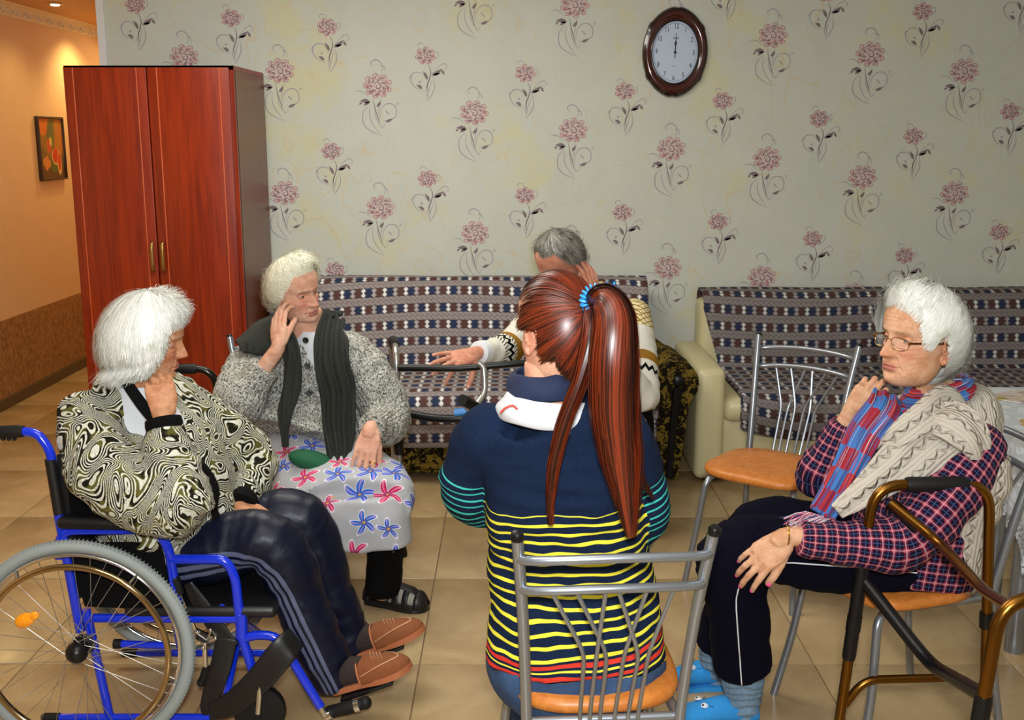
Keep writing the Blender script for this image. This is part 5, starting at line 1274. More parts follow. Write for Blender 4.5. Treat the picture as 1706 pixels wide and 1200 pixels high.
garment('cardigan', b, sg, M_PAIS, t, .010, 7, .010, 8, 20, 1)
dR = (wrR - elR).normalized(); cuff('cuff', wrR - dR * .012, dR, .0475, M_BLKFAB, t, .032); dL = (wrL - elL).normalized(); cuff('cuff', wrL - dL * .02, dL, .050, M_BLKFAB, t, .04)
# shirt triangle and black placket
b = MB(); b.loft([(V3(-1.045, 2.965, .80), lat * .10, V3(.86, -.5, 0) * .168), (V3(-1.05, 2.965, .88), lat * .09, V3(.86, -.5, 0) * .138), (V3(-1.055, 2.965, .94), lat * .072, V3(.86, -.5, 0) * .094), (V3(-1.05, 2.96, .975), lat * .060, V3(.86, -.5, 0) * .068)]); worldparent(b.obj('undershirt', M_WHTFAB), t)
drape('placket', [W(196, 612, 2.90), W(212, 640, 2.855), W(232, 668, 2.82), W(258, 700, 2.79)], [.014, .016, .017, .016], (.3, -1, .2), M_BLKFAB, t, .012, .001, 4)
drape('placket', [W(326, 762, 2.90), W(345, 785, 2.87), W(360, 815, 2.86), W(358, 850, 2.86), W(372, 900, 2.87)], [.008, .011, .011, .011, .010], (.4, -1, .2), M_BLKFAB, t, .010, .001, 4)
# track trousers
def trousers(parent, hip, pairs, m, r=(.098, .092, .080, .085, .088), name='trousers', amp=.008, seed=0, hipr=(.17, .12), lat=lat, flare=None, sidev=CAMV):
    b = MB(); sg = []; torso(b, [(hip + V3(0, 0, -.06), hipr[0] * .9, hipr[1]), (hip, hipr[0], hipr[1]), (hip + V3(0, 0, .08), hipr[0] * .9, hipr[1] * .9)], lat)
    for k, (h, kn, an) in enumerate(pairs):
        path = [h, (h + kn) / 2 + V3(0, 0, .005), kn, (kn + an) / 2, an]; limb_open(b, path, list(r), seg=6); sg += segs_of([h, kn, an], sidev, k, .085)
    return garment(name, b, sg, m, parent, .009, 5, amp, 7, 16, seed)
trousers(t, hipc, [(hipc - lat * .085 - V3(0, 0, .035), knR, anR + (anR - knR) * .06), (hipc + lat * .085 - V3(0, 0, .035), knL, anL + (anL - knL) * .04)], M_TRACK3, r=(.095, .095, .084, .074, .066))
for (an, heel, toe, yy) in ((anR, W(560, 1150, 2.88), W(684, 1112, 2.86), 0), (anL, W(585, 1095, 3.08), W(706, 1050, 3.06), 1)):
    d = (toe - heel).normalized(); b = MB(); limb(b, [an + V3(0, 0, .05), an + V3(.005, 0, -.01), heel + d * .04 + V3(0, 0, .045), heel + d * .11 + V3(0, 0, .035), toe - d * .05 + V3(0, 0, .02)], [.042, .042, .042, .038, .030]); me = remesh(b, .006, 4); finish('sock', me, M_SOCKD, t)
    # mule slipper: upper covers the front, flat sole
    up = V3(0, 0, 1); up = (up - d * up.dot(d)).normalized(); s_ = d.cross(up); L = (toe - heel).length
    st = [(.40, .92, 1.0), (.42, .98, 1.05), (.55, 1.05, 1.02), (.7, 1.06, .86), (.84, .95, .66), (.94, .70, .48), (1.0, .32, .34), (1.02, .06, .2)]
    b = MB(); V = []; n = 22
    for q, w, z in st:
        for k in range(n + 1):
            a = PI * k / n; V.append(heel + d * L * q + s_ * (math.cos(a) * .050 * w) + up * (.012 + math.sin(a) ** .8 * .058 * z))
    b.add(V, [(i * (n + 1) + k, i * (n + 1) + k + 1, (i + 1) * (n + 1) + k + 1, (i + 1) * (n + 1) + k) for i in range(len(st) - 1) for k in range(n)])
    me = evalmesh(b.mesh('u', M_SUEDE), [('SOLIDIFY', dict(thickness=.004, offset=0)), ('SUBSURF', dict(levels=1))]); sl = finish('slipper', me, M_SUEDE, t)
    so = [(0, .55), (.05, .74), (.2, .80), (.4, .84), (.6, 1.05), (.75, 1.1), (.88, .98), (.97, .66), (1.02, .2)]
    c = crom([heel + d * L * q + s_ * .052 * w for q, w in so] + [heel + d * L * q - s_ * .052 * w for q, w in so[::-1]], 3, closed=True); n2 = len(c); b = MB(); b.add([p for p in c] + [p + up * .016 for p in c], [tuple(range(n2 - 1, -1, -1)), tuple(range(n2, 2 * n2))] + [(i, (i + 1) % n2, n2 + (i + 1) % n2, n2 + i) for i in range(n2)]); so_ = b.obj('sole', M_SOLET, ang=50); so_.parent = sl
    def us(q, a): 
        w = np.interp(q, [x[0] for x in st], [x[1] for x in st]); z = np.interp(q, [x[0] for x in st], [x[2] for x in st]); return heel + d * L * q + s_ * (math.cos(a) * .0525 * w) + up * (.0125 + math.sin(a) ** .8 * .0605 * z)
    b = MB(); b.tube([us(.405, PI * k / 24) for k in range(25)], .0028, n=8); o_ = b.obj('binding', M_SOLET); o_.parent = sl
    b = MB()
    for off in (0, .014):
        pts = [us(.44 + .46 * math.sin(PI * k / 30) ** .8 + off * math.sin(PI * k / 30), .32 + (PI - .64) * k / 30) for k in range(31)]
        b.tube(pts, .0009, n=5)
    for i in range(4):
        for j in range(5): b.ell(us(.56 + i * .04 + j * .012, PI / 2 + .30 - j * .14 - .02), .0016, nu=6, nv=4)
    o_ = b.obj('stitching', M_STITCH); o_.parent = sl; o_['kind'] = 'stuff'
    b = MB(); q0 = heel + d * .06 - up * .005; b.box(heel + d * .10 - up * .010, (.16, .11, .012), rot=Matrix.Rotation(-math.atan2(d.z, d.x), 3, 'Y'), bev=.004); o_ = b.obj('footplate', M_BLACK); worldparent(o_, bpy.data.objects['wheelchair'])
hair(t, HM1, H_WHITE, [(-180, 136), (-120, 128), (-95, 122), (-80, 114), (-69, 94), (-60, 76), (-45, 70), (0, 68), (45, 70), (60, 76), (69, 94), (80, 114), (95, 122), (120, 128), (180, 136)], 8500, .012, .008, .10, .0014, .15, seed=4, lenj=.12, flyaway=.12, curl=.5,
     droop=lambda ph: (.010 if abs(ph) > 1.15 else .0) + .034 * max(0, (abs(ph) - 1.5) / 1.6), hang=(.022, .35), rad=(.082, .104, .124))

# ================================================================== person in grey cardigan
t = thing('person', 'white-haired person in grey knitted cardigan and floral skirt cupping an ear', 'person', (-.76, 3.95, 0))
lat = V3(.93, -.36, 0).normalized() * -1; lat = V3(.90, .0, 0) + V3(0, -.30, 0); lat.normalize()
fc = V3(.32, -.95, 0).normalized()
sh = V3(-.765, 3.92, .885); shR = sh - lat * .185; shL = sh + lat * .18
hipc = V3(-.76, 3.96, .50)
elR, wrR = W(405, 662, 3.70), W(464, 580, 3.70); elL, wrL = W(645, 690, 3.80), W(618, 712, 3.60)
knR, anR = W(560, 838, 3.50), W(520, 985, 3.58); knL, anL = W(648, 828, 3.50), W(637, 985, 3.60)
HM2 = frame(W(494, 484, 3.86), (.80, -.60, -.13), (-.22, -.08, 1), .96)
b = MB(); torso(b, [(hipc, .15, .12), (hipc + V3(0, 0, .16), .15, .13), (sh - V3(0, 0, .1), .15, .11), (sh, .14, .08), (sh + V3(.01, -.02, .06), .068, .062), (sh + V3(.02, -.04, .16), .054, .054)], lat)
for a, e, w in ((shR, elR, wrR), (shL, elL, wrL)): limb(b, [a, e, w - (w - e).normalized() * .06], [.045, .043, .0275])
for h, kn, an in ((hipc - lat * .09, knR, anR), (hipc + lat * .09, knL, anL)): limb(b, [h, kn, an], [.07, .05, .038])
def heads(mb, tint):
    head_mesh(mb, HM2, tint, nose=1.12, age=1.3, brow=.8, jowl=1.0, wide=1.06); ear(mb, HM2, -1, tint=tint); ear(mb, HM2, 1, tint=tint)
hR = hand_mb(wrR, W(462, 500, 3.775) - wrR, V3(-.55, -.80, .1), thumb=1, fore=wrR - elR, curls=((12, 30, 25), (10, 24, 20), (10, 22, 18), (12, 22, 18)), spread=(2, 0, -2, -4), th=(20, 20, 20, 20), sc=1.0)
hL = hand_mb(wrL, W(600, 790, 3.50) - wrL, V3(.05, -.75, .65), thumb=-1, fore=wrL - elL, curls=((12, 14, 10),) * 4, spread=(5, 1, -3, -7), th=(22, 20, 10, 10), sc=1.04)
body(t, SK_OLD2, b, heads, [hR, hL], M_NAIL); eyes(HM2, t, H((90, 74, 60)))
b = MB(); torso(b, [(hipc + V3(-.03, -.08, .035), .255, .255), (hipc + V3(-.01, -.04, .10), .24, .215), (hipc + V3(0, 0, .2), .20, .165), (sh - V3(0, 0, .08), .195, .14), (sh, .185, .11), (sh + V3(0, 0, .045), .12, .09), (sh + V3(0, -.01, .07), .085, .075)], lat)
limb_open(b, [shR + V3(.02, 0, -.01), (shR + elR) / 2 + V3(-.02, .0, -.03), elR + V3(-.01, 0, -.01), (elR * .45 + wrR * .55)], [.080, .092, .088, .052])
limb_open(b, [shL, (shL + elL) / 2 + V3(.02, 0, -.0), elL + V3(.0, 0, -.02), wrL + (elL - wrL) * .02], [.080, .088, .088, .046])
sg = segs_of([hipc - V3(0, 0, .1), sh + V3(0, 0, .1)], fc, 0, .2) + segs_of([shR, elR, wrR], CAMV, 1, .08) + segs_of([shL, elL, wrL], CAMV, 2, .08)
garment('cardigan', b, sg, M_MARL, t, .010, 7, .012, 9, 18, 5)
dR = (wrR - elR).normalized(); cuff('cuff', elR * .45 + wrR * .55 - dR * .0, dR, .056, M_MARL, t, .03); dL = (wrL - elL).normalized(); cuff('cuff', wrL - dL * .02, dL, .047, M_MARL, t, .03)
b = MB(); b.loft([(sh + V3(.01, -.01, -.06), lat * .12, fc * .15), (sh + V3(.01, -.015, 0), lat * .105, fc * .128), (sh + V3(.01, -.02, .045), lat * .085, fc * .10), (sh + V3(.012, -.025, .08), lat * .065, fc * .075)]); worldparent(b.obj('undershirt', M_WHTFAB), t)
for k, (px, py, Y) in enumerate(((509, 567, 3.735), (512, 610, 3.73), (515, 655, 3.725), (515, 697, 3.715))):
    b = MB(); b.lathe([(0, -.003), (.009, -.003), (.011, 0), (.009, .003), (0, .002)], c=W(px, py, Y), n=18, rot=Matrix.Rotation(PI / 2, 3, 'X')); worldparent(b.obj('button', M_BLACK if k < 1 else mat('grey_button', col=H((52, 56, 54)), rough=.4)), t)
# skirt
skc = W(600, 822, 3.50)
b = MB(); torso(b, [(hipc + V3(0, .02, .02), .18, .13), (hipc + V3(.04, -.18, -.01), .20, .105), ((knR + knL) / 2 + V3(-.03, .05, .0), .20, .108), ((knR + knL) / 2 + V3(-.02, -.03, -.01), .18, .10)], lat)
torso(b, [((knR + knL) / 2 + V3(-.02, .01, .01), .17, .095), ((knR + knL) / 2 + V3(-.015, .0, -.06), .18, .100), ((knR + knL) / 2 + V3(-.01, .0, -.15), .182, .10)], lat)
def cst(P, g):
    o = g.copy(); o[:, 0] = P[:, 0] * 1.0; o[:, 1] = P[:, 2] + P[:, 1] * .85; o[:, 2] = 0; return o
garment('skirt', b, segs_of([hipc, skc], V3(0, 0, 1), 0, .15), M_FLORAL, t, .009, 6, .007, 8, 8, 3, custom=cst)
b = MB(); q = [W(495, 760, 3.62), W(530, 742, 3.60), W(575, 770, 3.56), W(540, 778, 3.545), W(500, 772, 3.57)]; n = len(q); b.ell(W(520, 768, 3.60), (.085, .05, .035), rot=Matrix.Rotation(.25, 3, 'Y')); worldparent(b.obj('inner_top', M_GREEN), t)
b = MB(); sg = []
for k, (h, kn, an) in enumerate(((hipc - lat * .09, knR, anR), (hipc + lat * .09, knL, anL))): limb_open(b, [h - V3(0, 0, .02), kn - V3(0, -.01, .035), (kn + an) / 2, an], [.06, .050, .064, .064]); sg += segs_of([h, kn, an], CAMV, k, .07)
garment('trousers', b, sg, M_BLKFAB, t, .009, 4, .006, 8, 14, 2)
for an, heel, toe in ((anL, G(612, 1000, 0.005), G(712, 1016, 0.005)), (anR, G(500, 1000, .005), G(560, 1030, .005))):
    d = (toe - heel).normalized(); b = MB(); limb(b, [an + V3(0, 0, .04), heel + d * .055 + V3(0, 0, .07), heel + d * .06 + V3(0, 0, .045), heel + d * .15 + V3(0, 0, .038), toe - d * .03 + V3(0, 0, .025)], [.045, .043, .040, .036, .028]); finish('sock', remesh(b, .006, 4), M_SOCKG, t)
    s_ = d.cross(V3(0, 0, 1)); L = (toe - heel).length
    st = [(0, .55), (.05, .76), (.2, .84), (.4, .88), (.62, 1.05), (.8, 1.08), (.92, .86), (1.0, .4)]
    c = crom([heel + d * L * q + s_ * .046 * w for q, w in st] + [heel + d * L * q - s_ * .046 * w for q, w in st[::-1]], 3, closed=True); n2 = len(c); b = MB(); b.add([p - V3(0, 0, .005) for p in c] + [p + V3(0, 0, .02) for p in c], [tuple(range(n2 - 1, -1, -1)), tuple(range(n2, 2 * n2))] + [(i, (i + 1) % n2, n2 + (i + 1) % n2, n2 + i) for i in range(n2)]); sh_ = worldparent(b.obj('sandal', M_VINYL, ang=50), t)
    def band(q0, q1, a0, a1, zz, w0=.047, nm='strap'):
        b = MB(); V = []; nn = 18
        for i in range(4):
            q = q0 + (q1 - q0) * i / 3; w = np.interp(q, [x[0] for x in st], [x[1] for x in st]); z = np.interp(q, [.3, .5, .7, .9, 1.0], [.088, .072, .062, .050, .025]) * zz
            for k in range(nn + 1):
                a = a0 + (a1 - a0) * k / nn; V.append(heel + d * L * q + s_ * (math.cos(a) * w0 * w) + V3(0, 0, .012 + math.sin(a) ** .8 * z))
        b.add(V, [(i * (nn + 1) + k, i * (nn + 1) + k + 1, (i + 1) * (nn + 1) + k + 1, (i + 1) * (nn + 1) + k) for i in range(3) for k in range(nn)])
        me = evalmesh(b.mesh('u', M_VINYL), [('SOLIDIFY', dict(thickness=.003, offset=0))]); me.name = nm; me.polygons.foreach_set('use_smooth', [True] * len(me.polygons)); o = link(nm, me); o.parent = sh_
    band(.30, .44, .0, PI, 1.0); band(.50, .60, 0, PI, 1.0); band(.67, .76, 0, PI, 1.0); band(.85, 1.0, 0, PI, 1.0); band(.28, .98, PI * .36, PI * .64, 1.03); band(-.02, .10, 0, PI, .5)
# shawl
drape('shawl', [W(560, 525, 3.88), W(530, 520, 3.98), W(490, 520, 4.02), W(455, 535, 3.96), W(428, 565, 3.83), W(418, 590, 3.80)], [.04, .05, .06, .085, .10, .05], [(0, -.3, 1), (0, .5, 1), (0, .4, 1), (-.3, -.2, 1), (-.5, -1, .7), (-.4, -1, .3)], M_SHAWL, t, .016, .008, 12)
drape('shawl', [W(552, 528, 3.90), W(548, 556, 3.775), W(553, 605, 3.71), W(560, 660, 3.695), W(562, 720, 3.66), W(564, 770, 3.60), W(570, 792, 3.575)], [.040, .055, .064, .060, .052, .036, .018], (0.1, -1, .1), M_SHAWL, t, .016, .013, 20, 3.2)
drape('shawl', [W(452, 548, 3.80), W(484, 576, 3.725), W(487, 630, 3.705), W(478, 680, 3.665), W(474, 715, 3.645), W(475, 745, 3.63)], [.05, .034, .036, .030, .016, .012], (-.1, -1, .1), M_SHAWL, t, .014, .008, 10, 2.0)
b = MB(); o_ = W(606, 765, 3.5)
b = MB(); b.tube([W(621, 771, 3.515) + V3(.009 * math.cos(a), 0, .003 * math.sin(a)) for a in [2 * PI * k / 16 for k in range(16)]], .0012, n=6, closed=True); worldparent(b.obj('ring', M_GOLDJ), t)
hair(t, HM2, H_CREAM, [(-180, 128), (-120, 114), (-95, 98), (-78, 90), (-60, 76), (-40, 64), (0, 62), (40, 64), (60, 76), (78, 90), (95, 98), (120, 114), (180, 128)], 8500, .011, .010, .6, .0014, .30, seed=9, curl=1.2, lenj=.14, flyaway=.12)

# ================================================================== bowed man on the sofa
t = thing('person', 'grey-haired person in white patterned sweater bowed on the sofa with hand outstretched', 'person', (.42, 4.72, 0))
lat = V3(1, .10, 0).normalized(); fc = V3(-.15, -1, 0).normalized()
hipc = V3(.40, 4.90, .50); sh = V3(.345, 4.62, .90); shR = sh - lat * .20; shL = sh + lat * .20
elR = V3(-.02, 4.36, .80); wrR = W(795, 588, 4.18); elL = V3(.52, 4.25, .62); wrL = W(990, 510, 4.25)
HM3 = frame(W(931, 436, 4.30), (-.50, -.62, -.62), (-.28, -.55, .62), 1.06)
b = MB(); torso(b, [(hipc, .16, .12), (hipc + (sh - hipc) * .5, .16, .12), (sh, .16, .09), (sh + V3(-.04, -.06, .08), .065, .062), (sh + V3(-.09, -.17, .155), .058, .058)], lat)
for a, e, w in ((shR, elR, wrR), (shL, elL, wrL)): limb(b, [a, e, w - (w - e).normalized() * .06], [.048, .040, .0275])
kns = [V3(.22, 4.45, .50), V3(.52, 4.43, .50)]; ans = [V3(.20, 4.36, .09), V3(.54, 4.34, .09)]
for k in range(2): limb(b, [hipc + lat * (.1 * (2 * k - 1)), kns[k], ans[k]], [.075, .055, .04])
def heads(mb, tint):
    head_mesh(mb, HM3, tint, nose=1.1, age=1.0, brow=1.2); ear(mb, HM3, -1, tint=tint, big_=1.15); ear(mb, HM3, 1, tint=tint, big_=1.15)
hR = hand_mb(wrR, W(748, 600, 4.12) - wrR, V3(-.15, -.60, .78), thumb=-1, fore=wrR - elR, curls=((28, 22, 15), (6, 10, 8), (2, 8, 8), (-4, 8, 6)), spread=(18, 8, -3, -14), th=(58, 30, 12, 12), sc=1.12)
hL = hand_mb(wrL, V3(-.10, -.02, 1), V3(.75, -.65, 0), thumb=-1, fore=wrL - elL, curls=((14, 20, 15),) * 4, spread=(5, 1, -3, -6), sc=1.08)
body(t, SK_MAN, b, heads, [hR, hL], M_NAIL); eyes(HM3, t, H((90, 74, 60)))
b = MB(); torso(b, [(hipc + V3(0, 0, -.03), .205, .155), (hipc + (sh - hipc) * .3, .215, .16), (hipc + (sh - hipc) * .7, .215, .145), (sh + V3(0, 0, -.02), .205, .12), (sh + V3(-.01, -.02, .05), .13, .095), (sh + V3(-.03, -.045, .085), .082, .078)], lat)
limb_open(b, [shR + V3(.02, 0, -.01), (shR + elR) / 2, elR, wrR + (elR - wrR) * .10], [.078, .074, .064, .046]); limb_open(b, [shL + V3(-.02, 0, -.01), (shL + elL) / 2, elL, wrL + (elL - wrL) * .1], [.078, .076, .066, .044])
sg = segs_of([hipc - V3(0, 0, .05), sh + V3(0, 0, .1)], fc, 0, .2) + segs_of([shR, elR, wrR], CAMV, 1, .06) + segs_of([shL, elL, wrL], CAMV, 2, .06)
garment('sweater', b, sg, M_NORD, t, .010, 6, .007, 8, 18, 8)
cuff('collar', sh + V3(-.035, -.05, .092), V3(-.3, -.4, 1), .074, M_WHTKN if 'M_WHTKN' in globals() else M_WHTFAB, t, .04); dR = (wrR - elR).normalized(); cuff('cuff', wrR - dR * .035, dR, .046, M_WHTFAB, t, .055)
trousers(t, hipc, [(hipc + lat * (.1 * (2 * k - 1)), kns[k], ans[k]) for k in range(2)], M_BLKFAB, r=(.10, .09, .075, .07, .07), lat=lat)
for k in range(2): shoe('slipper', ans[k] + V3(0, .06, -.085), ans[k] + V3(-.03, -.18, -.085), M_BLKFAB, t, .046, .06, M_RUBBER, sole=.012)
hair(t, HM3, H_GREY, [(-180, 122), (-120, 108), (-90, 90), (-70, 78), (-50, 68), (-28, 54), (0, 62), (28, 54), (50, 68), (70, 78), (90, 90), (120, 108), (180, 122)], 6500, .009, .005, .5, .0015, .25, seed=12, lenj=.12, flyaway=.05)

# ================================================================== red haired person, back to the camera
t = thing('person', 'person with long auburn ponytail and striped navy top seated back to camera', 'person', (.15, 2.33, 0))
lat = V3(1, -.05, 0).normalized(); bk = V3(0, -1, 0)
hipc = V3(.148, 2.33, .50); ch = V3(.115, 2.28, .86); sh = V3(.092, 2.26, 1.035); shL = sh - lat * .160; shR = sh + lat * .160   # her left is image left
elL, wrL = W(783, 828, 2.36), V3(.02, 2.62, .70); elR, wrR = W(1068, 868, 2.34), V3(.22, 2.64, .70)
HM5 = frame(W(928, 552, 2.26), (-.52, .84, -.10), (.03, -.02, 1), 1.0)
b = MB(); torso(b, [(hipc, .14, .10), (hipc + (ch - hipc) * .5, .10, .07), (ch, .12, .08), (sh - V3(0, 0, .03), .09, .05), (sh + V3(-.012, 0, .07), .055, .055), (sh + V3(-.015, .005, .15), .052, .054)], lat)
for a, e, w in ((shL, elL, wrL), (shR, elR, wrR)): limb(b, [a, e, w - (w - e).normalized() * .06], [.045, .036, .0275])
kns = [V3(.03, 2.78, .50), V3(.30, 2.80, .50)]; ans = [V3(.04, 2.72, .09), V3(.28, 2.74, .09)]
for k in range(2): limb(b, [hipc + lat * (.09 * (2 * k - 1)), kns[k], ans[k]], [.075, .055, .04])
def heads(mb, tint):
    head_mesh(mb, HM5, tint, nose=.95, age=.1, brow=.7, jowl=.4); ear(mb, HM5, 1, tint=tint, y0=.010, z0=-.010, big_=1.0); ear(mb, HM5, -1, tint=tint)
hA = hand_mb(wrL, V3(.3, 1, -.2), V3(-.3, 0, 1), thumb=1, sc=.98); hB = hand_mb(wrR, V3(-.3, 1, -.2), V3(.3, 0, 1), thumb=-1, sc=.98)
body(t, SK_YNG, b, heads, [hA, hB], M_NAIL); eyes(HM5, t, H((90, 110, 80)))
b = MB(); torso(b, [(hipc + V3(-.002, -.02, -.012), .208, .170), (hipc + V3(-.005, -.015, .09), .195, .150), (hipc + V3(-.015, -.01, .18), .184, .135), (hipc + V3(-.025, -.02, .28), .178, .13), (ch + V3(0, 0, .05), .172, .122), (sh + V3(0, 0, -.025), .165, .098), (sh + V3(0, -.008, .020), .135, .098), (sh + V3(-.01, -.012, .042), .10, .090)], lat)
limb_open(b, [shL + V3(.02, 0, -.015), (shL + elL) / 2 + V3(-.012, 0, 0), elL, wrL + (elL - wrL) * .1], [.068, .062, .058, .045]); limb_open(b, [shR + V3(-.02, 0, -.015), (shR + elR) / 2 + V3(.006, 0, 0), elR, wrR + (elR - wrR) * .1], [.068, .062, .056, .045])
sg = segs_of([hipc + V3(0, 0, -.01), sh + V3(0, 0, .1)], bk, 0, .15) + segs_of([shL, elL, wrL], CAMV, 1, .06) + segs_of([shR, elR, wrR], CAMV, 1, .06)
garment('jersey_top', b, sg, M_STRIPE, t, .008, 6, .008, 5, 24, 11)
b = MB(); sg = []
torso(b, [(hipc + V3(0, -.0, -.075), .175, .16), (hipc + V3(0, -.01, -.045), .205, .180), (hipc + V3(0, -.008, 0), .204, .172), (hipc + V3(-.005, 0, .06), .180, .14)], lat)
for k in range(2): h = hipc + lat * (.09 * (2 * k - 1)); limb_open(b, [h, kns[k], (kns[k] + ans[k]) / 2, ans[k]], [.10, .075, .062, .055]); sg += segs_of([h, kns[k], ans[k]], CAMV, k, .085)
je = garment('jeans', b, sg, M_DENIM, t, .009, 5, .005, 7, 14, 6)
for k, (pxs, lb) in enumerate((([(876, 1102), (880, 1145), (905, 1158), (940, 1160), (958, 1150), (960, 1110)], 0), ([(1010, 1108), (1014, 1150), (1040, 1158), (1075, 1148), (1090, 1130), (1092, 1092)], 0))):
    pass
for k in range(2): shoe('shoe', ans[k] + V3(0, -.06, -.085), ans[k] + V3(0, .19, -.085), M_BLKFAB, t, .044, .06, M_RUBBER, sole=.012)
# collar: white band and navy scarf
b = MB(); c0 = sh + V3(-.010, .004, .055)
for k, (z, r, m_) in enumerate(((.018, .092, M_WHTFAB), (.066, .076, M_NAVYJ if 'M_NAVYJ' in globals() else M_NAVYSWT))): pass
def roll(name, c, a_, bb, h, m, tilt, seed):
    b = MB(); n = 40; V = []
    for j in range(9):
        q = j / 8; rr = 1 + .10 * math.sin(PI * q) - .20 * q; 
        for k in range(n):
            a = 2 * PI * k / n; nz = noise.noise(Vector((math.cos(a) * 2, math.sin(a) * 2, q * 2 + seed))) * .007
            V.append(c + V3(math.cos(a) * (a_ * rr + nz), math.sin(a) * (bb * rr + nz), h * q + tilt * math.cos(a) + nz * .8))
    b.add(V, [(j * n + k, j * n + (k + 1) % n, (j + 1) * n + (k + 1) % n, (j + 1) * n + k) for j in range(8) for k in range(n)])
    me = evalmesh(b.mesh('r', m), [('SOLIDIFY', dict(thickness=.009, offset=-1)), ('SUBSURF', dict(levels=1))]); return finish(name, me, m, t)
M_NAVYJ = fabric('navy_cotton', H((12, 22, 48)), H((28, 44, 80)), .85, 260)
M_WHTKN = fabric('white_ribbed_band', H((190, 194, 200)), H((216, 218, 222)), .85, 200)
roll('scarf', sh + V3(-.012, -.010, .022), .112, .100, .058, M_WHTKN, -.008, 2); roll('scarf', sh + V3(-.016, .0, .076), .088, .080, .055, M_NAVYJ, .006, 5)
b = MB(); b.tube(crom([W(834, 688, 2.165), W(842, 680, 2.16), W(854, 676, 2.16), W(862, 682, 2.155)], 4), .0022, n=8); worldparent(b.obj('red_trim', mat('coral_trim', col=H((206, 64, 50)), rough=.6)), t)
# hair drawn back to the knot
knot = W(992, 500, 2.155)
def slick():
    rg = random.Random(5); iM = HM5.inverted(); kl = iM @ knot; cen = V3(0, .004, -.004); rad = V3(.081, .103, .124)
    kd = V3((kl.x - cen.x) / rad.x, (kl.y - cen.y) / rad.y, (kl.z - cen.z) / rad.z).normalized()
    ok = lambda d: not (d.y < -.30 and d.z < .52) and not (d.y < .62 and d.z < -.42) and not (d.z < -.78) and not (d.y < .34 and d.z < .06 and abs(d.x) > .55)
    def sp(d, off): return HM5 @ V3(cen.x + d.x * (rad.x + off), cen.y + d.y * (rad.y + off), cen.z + d.z * (rad.z + off))
    b = MB(); nu, nv = 120, 70; V = []; msk = []
    for j in range(nv + 1):
        for i in range(nu):
            th = PI * j / nv; a = 2 * PI * i / nu; d = V3(math.sin(th) * math.cos(a), math.sin(th) * math.sin(a), math.cos(th)); V.append(sp(d, .004)); msk.append(ok(d))
    F = [f for f in [(j * nu + i, j * nu + (i + 1) % nu, (j + 1) * nu + (i + 1) % nu, (j + 1) * nu + i) for j in range(nv) for i in range(nu)] if all(msk[q] for q in f)]
    b.add(V, F); rv = [.18] * len(V); n = 0
    while n < 7000:
        d = V3(rg.gauss(0, 1), rg.gauss(0, 1), rg.gauss(0, 1)).normalized()
        if not ok(d): continue
        n += 1; ang = d.angle(kd); 
        if ang < .08: continue
        axis = d.cross(kd).normalized(); sg_ = 10; off = .006 + .006 * rg.random(); cl = noise.noise(d * 5); s1 = min(1, rg.uniform(.4, .9) + (.3 if ang < .6 else 0)); P = []; Nn = []
        for k in range(sg_ + 1):
            q = k / sg_ * s1; dd = (Matrix.Rotation(ang * q, 3, axis) @ d); sag = .10 * math.sin(PI * q) * (-1); dd = (dd + V3(0, 0, sag * .35)).normalized()
            P.append(sp(dd, off + cl * .0035 + .010 * max(0, q - .8) * 3)); Nn.append((HM5.to_3x3() @ dd).normalized())
        V = []
        for k in range(sg_ + 1):
            tt = P[min(k + 1, sg_)] - P[max(k - 1, 0)]; w = tt.cross(Nn[k]).normalized() * .0009 * (.5 + math.sin(PI * (k + .5) / (sg_ + 1))); V += [P[k] + w, P[k] - w]
        b.add(V, [(2 * k, 2 * k + 1, 2 * k + 3, 2 * k + 2) for k in range(sg_)]); rv += [min(1, max(0, rg.random() * .6 + cl * .5 + .15))] * len(V)
    return b, rv
def mkhair(b, rv, name):
    me = b.mesh(name, [H_RED], ang=None); at = me.attributes.new('strand', 'FLOAT', 'POINT'); at.data.foreach_set('value', rv); return worldparent(link(name, me), t)
b, rv = slick(); mkhair(b, rv, 'hair')
def tail(name, path, rads, count, seed, flat=.7, wd=.0011, tip=.25):
    rg = random.Random(seed); C = crom(path, 8); m = len(path); b = MB(); rv = []; n = len(C)
    R = [float(np.interp(i / 8, range(m), rads)) for i in range(n)]
    for s_ in range(count):
        a = rg.uniform(0, 2 * PI); r0 = math.sqrt(rg.random()); e = int(n * (1 - tip * rg.random())) if rg.random() < .75 else n; ph = rg.uniform(0, 6); am = rg.uniform(0, .005); P = []; Nn = []
        cl = noise.noise(Vector((math.cos(a) * 1.6, math.sin(a) * 1.6, r0 * 1.5 + seed)))
        for i in range(0, e):
            tt = (C[min(i + 1, n - 1)] - C[max(i - 1, 0)]).normalized(); x = tt.cross(V3(0, 1, 0)).normalized(); y = tt.cross(x); q = i / n
            rr = R[i] * (r0 * (1 + .4 * cl * q)); aa = a + q * .5 + cl * q * .9
            P.append(C[i] + x * (math.cos(aa) * rr + am * math.sin(q * 6 + ph)) + y * (math.sin(aa) * rr * flat)); Nn.append((x * math.cos(aa) + y * math.sin(aa)).normalized())
        if len(P) < 4: continue
        V = []
        for k in range(len(P)):
            t_ = P[min(k + 1, len(P) - 1)] - P[max(k - 1, 0)]; w = t_.cross(Nn[k]).normalized() * wd * (.45 + .6 * math.sin(PI * min(1, (k + .8) / len(P)))); V += [P[k] + w, P[k] - w]
        b.add(V, [(2 * k, 2 * k + 1, 2 * k + 3, 2 * k + 2) for k in range(len(P) - 1)]); rv += [min(1, max(0, .25 + cl * .9 + rg.uniform(-.2, .35)))] * len(V)
    return mkhair(b, rv, name)
